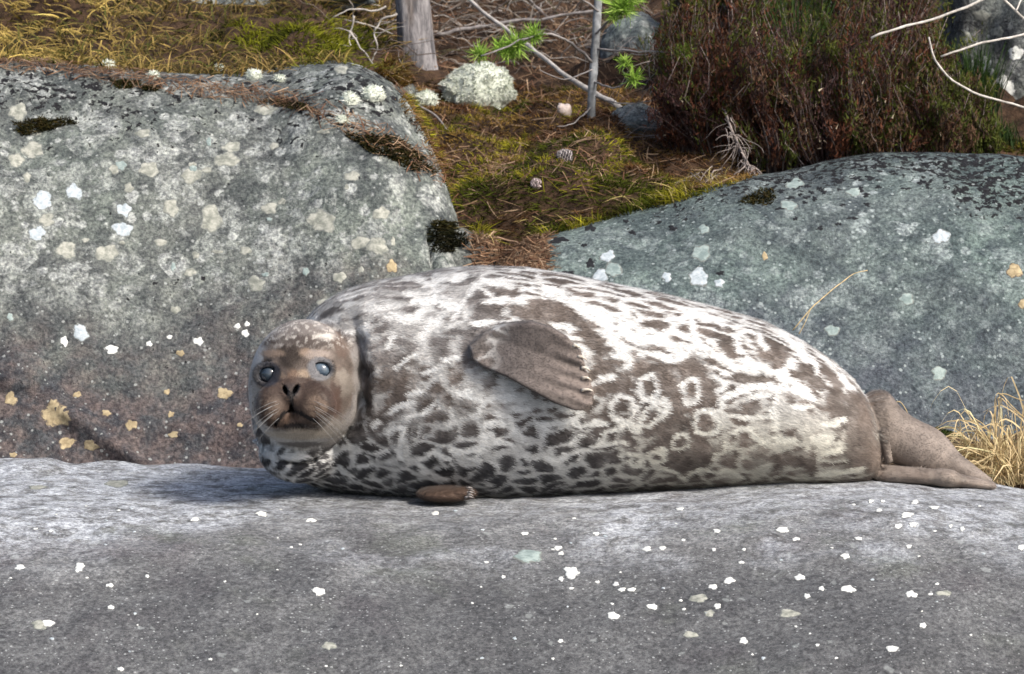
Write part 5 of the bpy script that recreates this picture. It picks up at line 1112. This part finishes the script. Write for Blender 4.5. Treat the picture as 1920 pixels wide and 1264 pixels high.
# ------------------------------------------------------------------ straw tussock at the seal's tail, single stalks
def straw(name, base, tips, r, label, spreadb=.02, K=9, col=(.66, .52, .30), group=None):
    M = len(tips); B = np.array(base) + rng.normal(0, 1, (M, 3)) * np.array([spreadb, spreadb, .002]); T = np.array(tips); t = np.linspace(0, 1, K)
    hgt = np.maximum(T[:, 2] - B[:, 2], 0) + rnd(.03, .12, M); mid = (B + T) / 2; mid[:, 2] = np.maximum(B[:, 2], T[:, 2]) + hgt * .75
    C = B[:, None] * ((1 - t) ** 2)[None, :, None] + mid[:, None] * (2 * t * (1 - t))[None, :, None] + T[:, None] * (t ** 2)[None, :, None]; C = C + np.stack([fbm(C + 3 * k, 18, 2, 900 + k) for k in range(3)], -1) * .006
    cc = np.repeat(np.array(col) * (1 + rng.normal(0, .22, (M, 1, 1))), K, 1).clip(.05, .75); sd_ = unit(np.cross(unit(T - B), rng.normal(0, 1, (M, 3)))); return ribbons(C, np.repeat(rnd(.7, 1.4, M)[:, None], K, 1) * r * (1 - .7 * t ** 2), sd_, cc)
g0, _ = drop(np.array([.92]), np.array([.20]), bvh(soil, ledge)); g0 = g0[0]; ts = empty('grass_tussock', g0, 'straw-coloured dry grass tussock beside the seal\'s hind flippers', 'grass')
tip1 = np.stack([g0[0] + rng.normal(-.055, .075, 330), g0[1] + rng.normal(-.03, .06, 330), g0[2] + np.abs(rng.normal(.015, .035, 330))], -1); tip2 = np.stack([g0[0] + rng.normal(.12, .09, 200), g0[1] + rng.normal(.0, .08, 200), g0[2] + np.abs(rng.normal(.02, .05, 200))], -1)
V, F, c = merge([straw('b', g0, tip1, .0015, '', .028), straw('b', g0 + np.array([.06, .02, 0]), tip2, .0015, '', .03)]); o = obj('blades', mesh_np('blades', sub(V, ts), F, c, False), M_BLADE, ts); o['kind'] = 'stuff'
for pts in ([(1866, 880), (1866, 800), (1868, 732), (1876, 738), (1930, 792)], [(1874, 880), (1878, 790), (1872, 735), (1900, 745), (1960, 762)], [(1862, 880), (1868, 780), (1871, 740), (1905, 772), (1950, 800)], [(1900, 880), (1912, 810), (1918, 800)], [(1850, 880), (1800, 838), (1770, 826)], [(1860, 880), (1850, 800), (1810, 770)]):
    wood('stalk', pts, .22, .0014, .0009, (.60, .46, .25), parent=ts, K=26, wob=.002)
for pts, Ys, lab in [([(1496, 626), (1512, 600), (1520, 582)], [.50, .50, .5], 'short pale grass stalk rising behind the seal\'s back'), ([(1484, 620), (1530, 570), (1575, 530), (1608, 507), (1626, 509)], [.50, .52, .6, .66, .66], 'long thin dry stalk bending in front of the blue-green boulder'),
                     ([(1668, 790), (1672, 760), (1686, 748), (1698, 762), (1705, 790)], [.35] * 5, 'curled dry blade above the hind flipper'), ([(1845, 812), (1825, 790), (1808, 768)], [.3] * 3, 'fine dry stalk leaning beside the straw tussock')]:
    wood('grass_stalk', pts, Ys, .0013, .0008, (.55, .43, .24), lab, 'grass', K=16, wob=.002)
# ------------------------------------------------------------------ cones and a pebble
def cone_thing(px, py, L, r, label, col):
    q = T_TOP.ray_cast(Vector(CAM), ray(px, py + 8)); c0 = np.array(q[0]) + (0, 0, r * .8); root = empty('pine_cone', c0, label, 'pine cone', None); V, F = ball((0, 0, 0), np.array([L * .8, r * .7, r * .7]), 14, 9)
    obj('core', mesh_np('core', V, F, np.tile(np.array(col) * .3, (len(V), 1))), M_TWIG, root)
    k = np.arange(60); u = (k + .5) / 60 * 2 - 1; a = k * 2.39996; rad = r * np.sqrt(1 - u * u * .85); pos = np.stack([u * L, rad * np.cos(a), rad * np.sin(a)], -1) * .85; d = unit(np.stack([.5 + 0 * a, np.cos(a), np.sin(a)], -1))
    for j_ in range(60):
        s0 = unit(np.cross(d[j_], [1, 0, 0])[None])[0]; up_ = np.cross(d[j_], s0); e = pos[j_]; w0 = r * .32
        Vv = np.array([e - s0 * w0 * .5, e + s0 * w0 * .5, e + s0 * w0 + d[j_] * r * .45, e - s0 * w0 + d[j_] * r * .45]); Vv = np.concatenate([Vv + up_ * .0008, Vv - up_ * .0008])
        obj('scale', mesh_np('scale', Vv, np.array([[0, 1, 2, 3], [7, 6, 5, 4], [0, 4, 5, 1], [1, 5, 6, 2], [2, 6, 7, 3], [3, 7, 4, 0]]), np.tile(np.array(col) * rng.uniform(.5, 1.3), (8, 1)), False), M_TWIG, root)
    root.rotation_euler = (rng.uniform(-.3, .3), rng.uniform(-.2, .2), rng.uniform(-.5, .5))
cone_thing(1057, 294, .018, .012, 'grey open pine cone on the moss near the young pine', (.42, .38, .38)); cone_thing(1004, 343, .011, .009, 'small pale pine cone lying on the green moss', (.55, .45, .45))
q = T_TOP.ray_cast(Vector(CAM), ray(1058, 212)); lump('pebble', (q[0].x, q[0].y - .005, q[0].z + .006), (.016, .014, .015), 'pale pink stone chip on brown litter near the young pine', 21, plain_noise_mat('pale_stone', (.40, .33, .30), (.58, .50, .46), 90), 'stone', .25, 16, 10, 3.2, False)
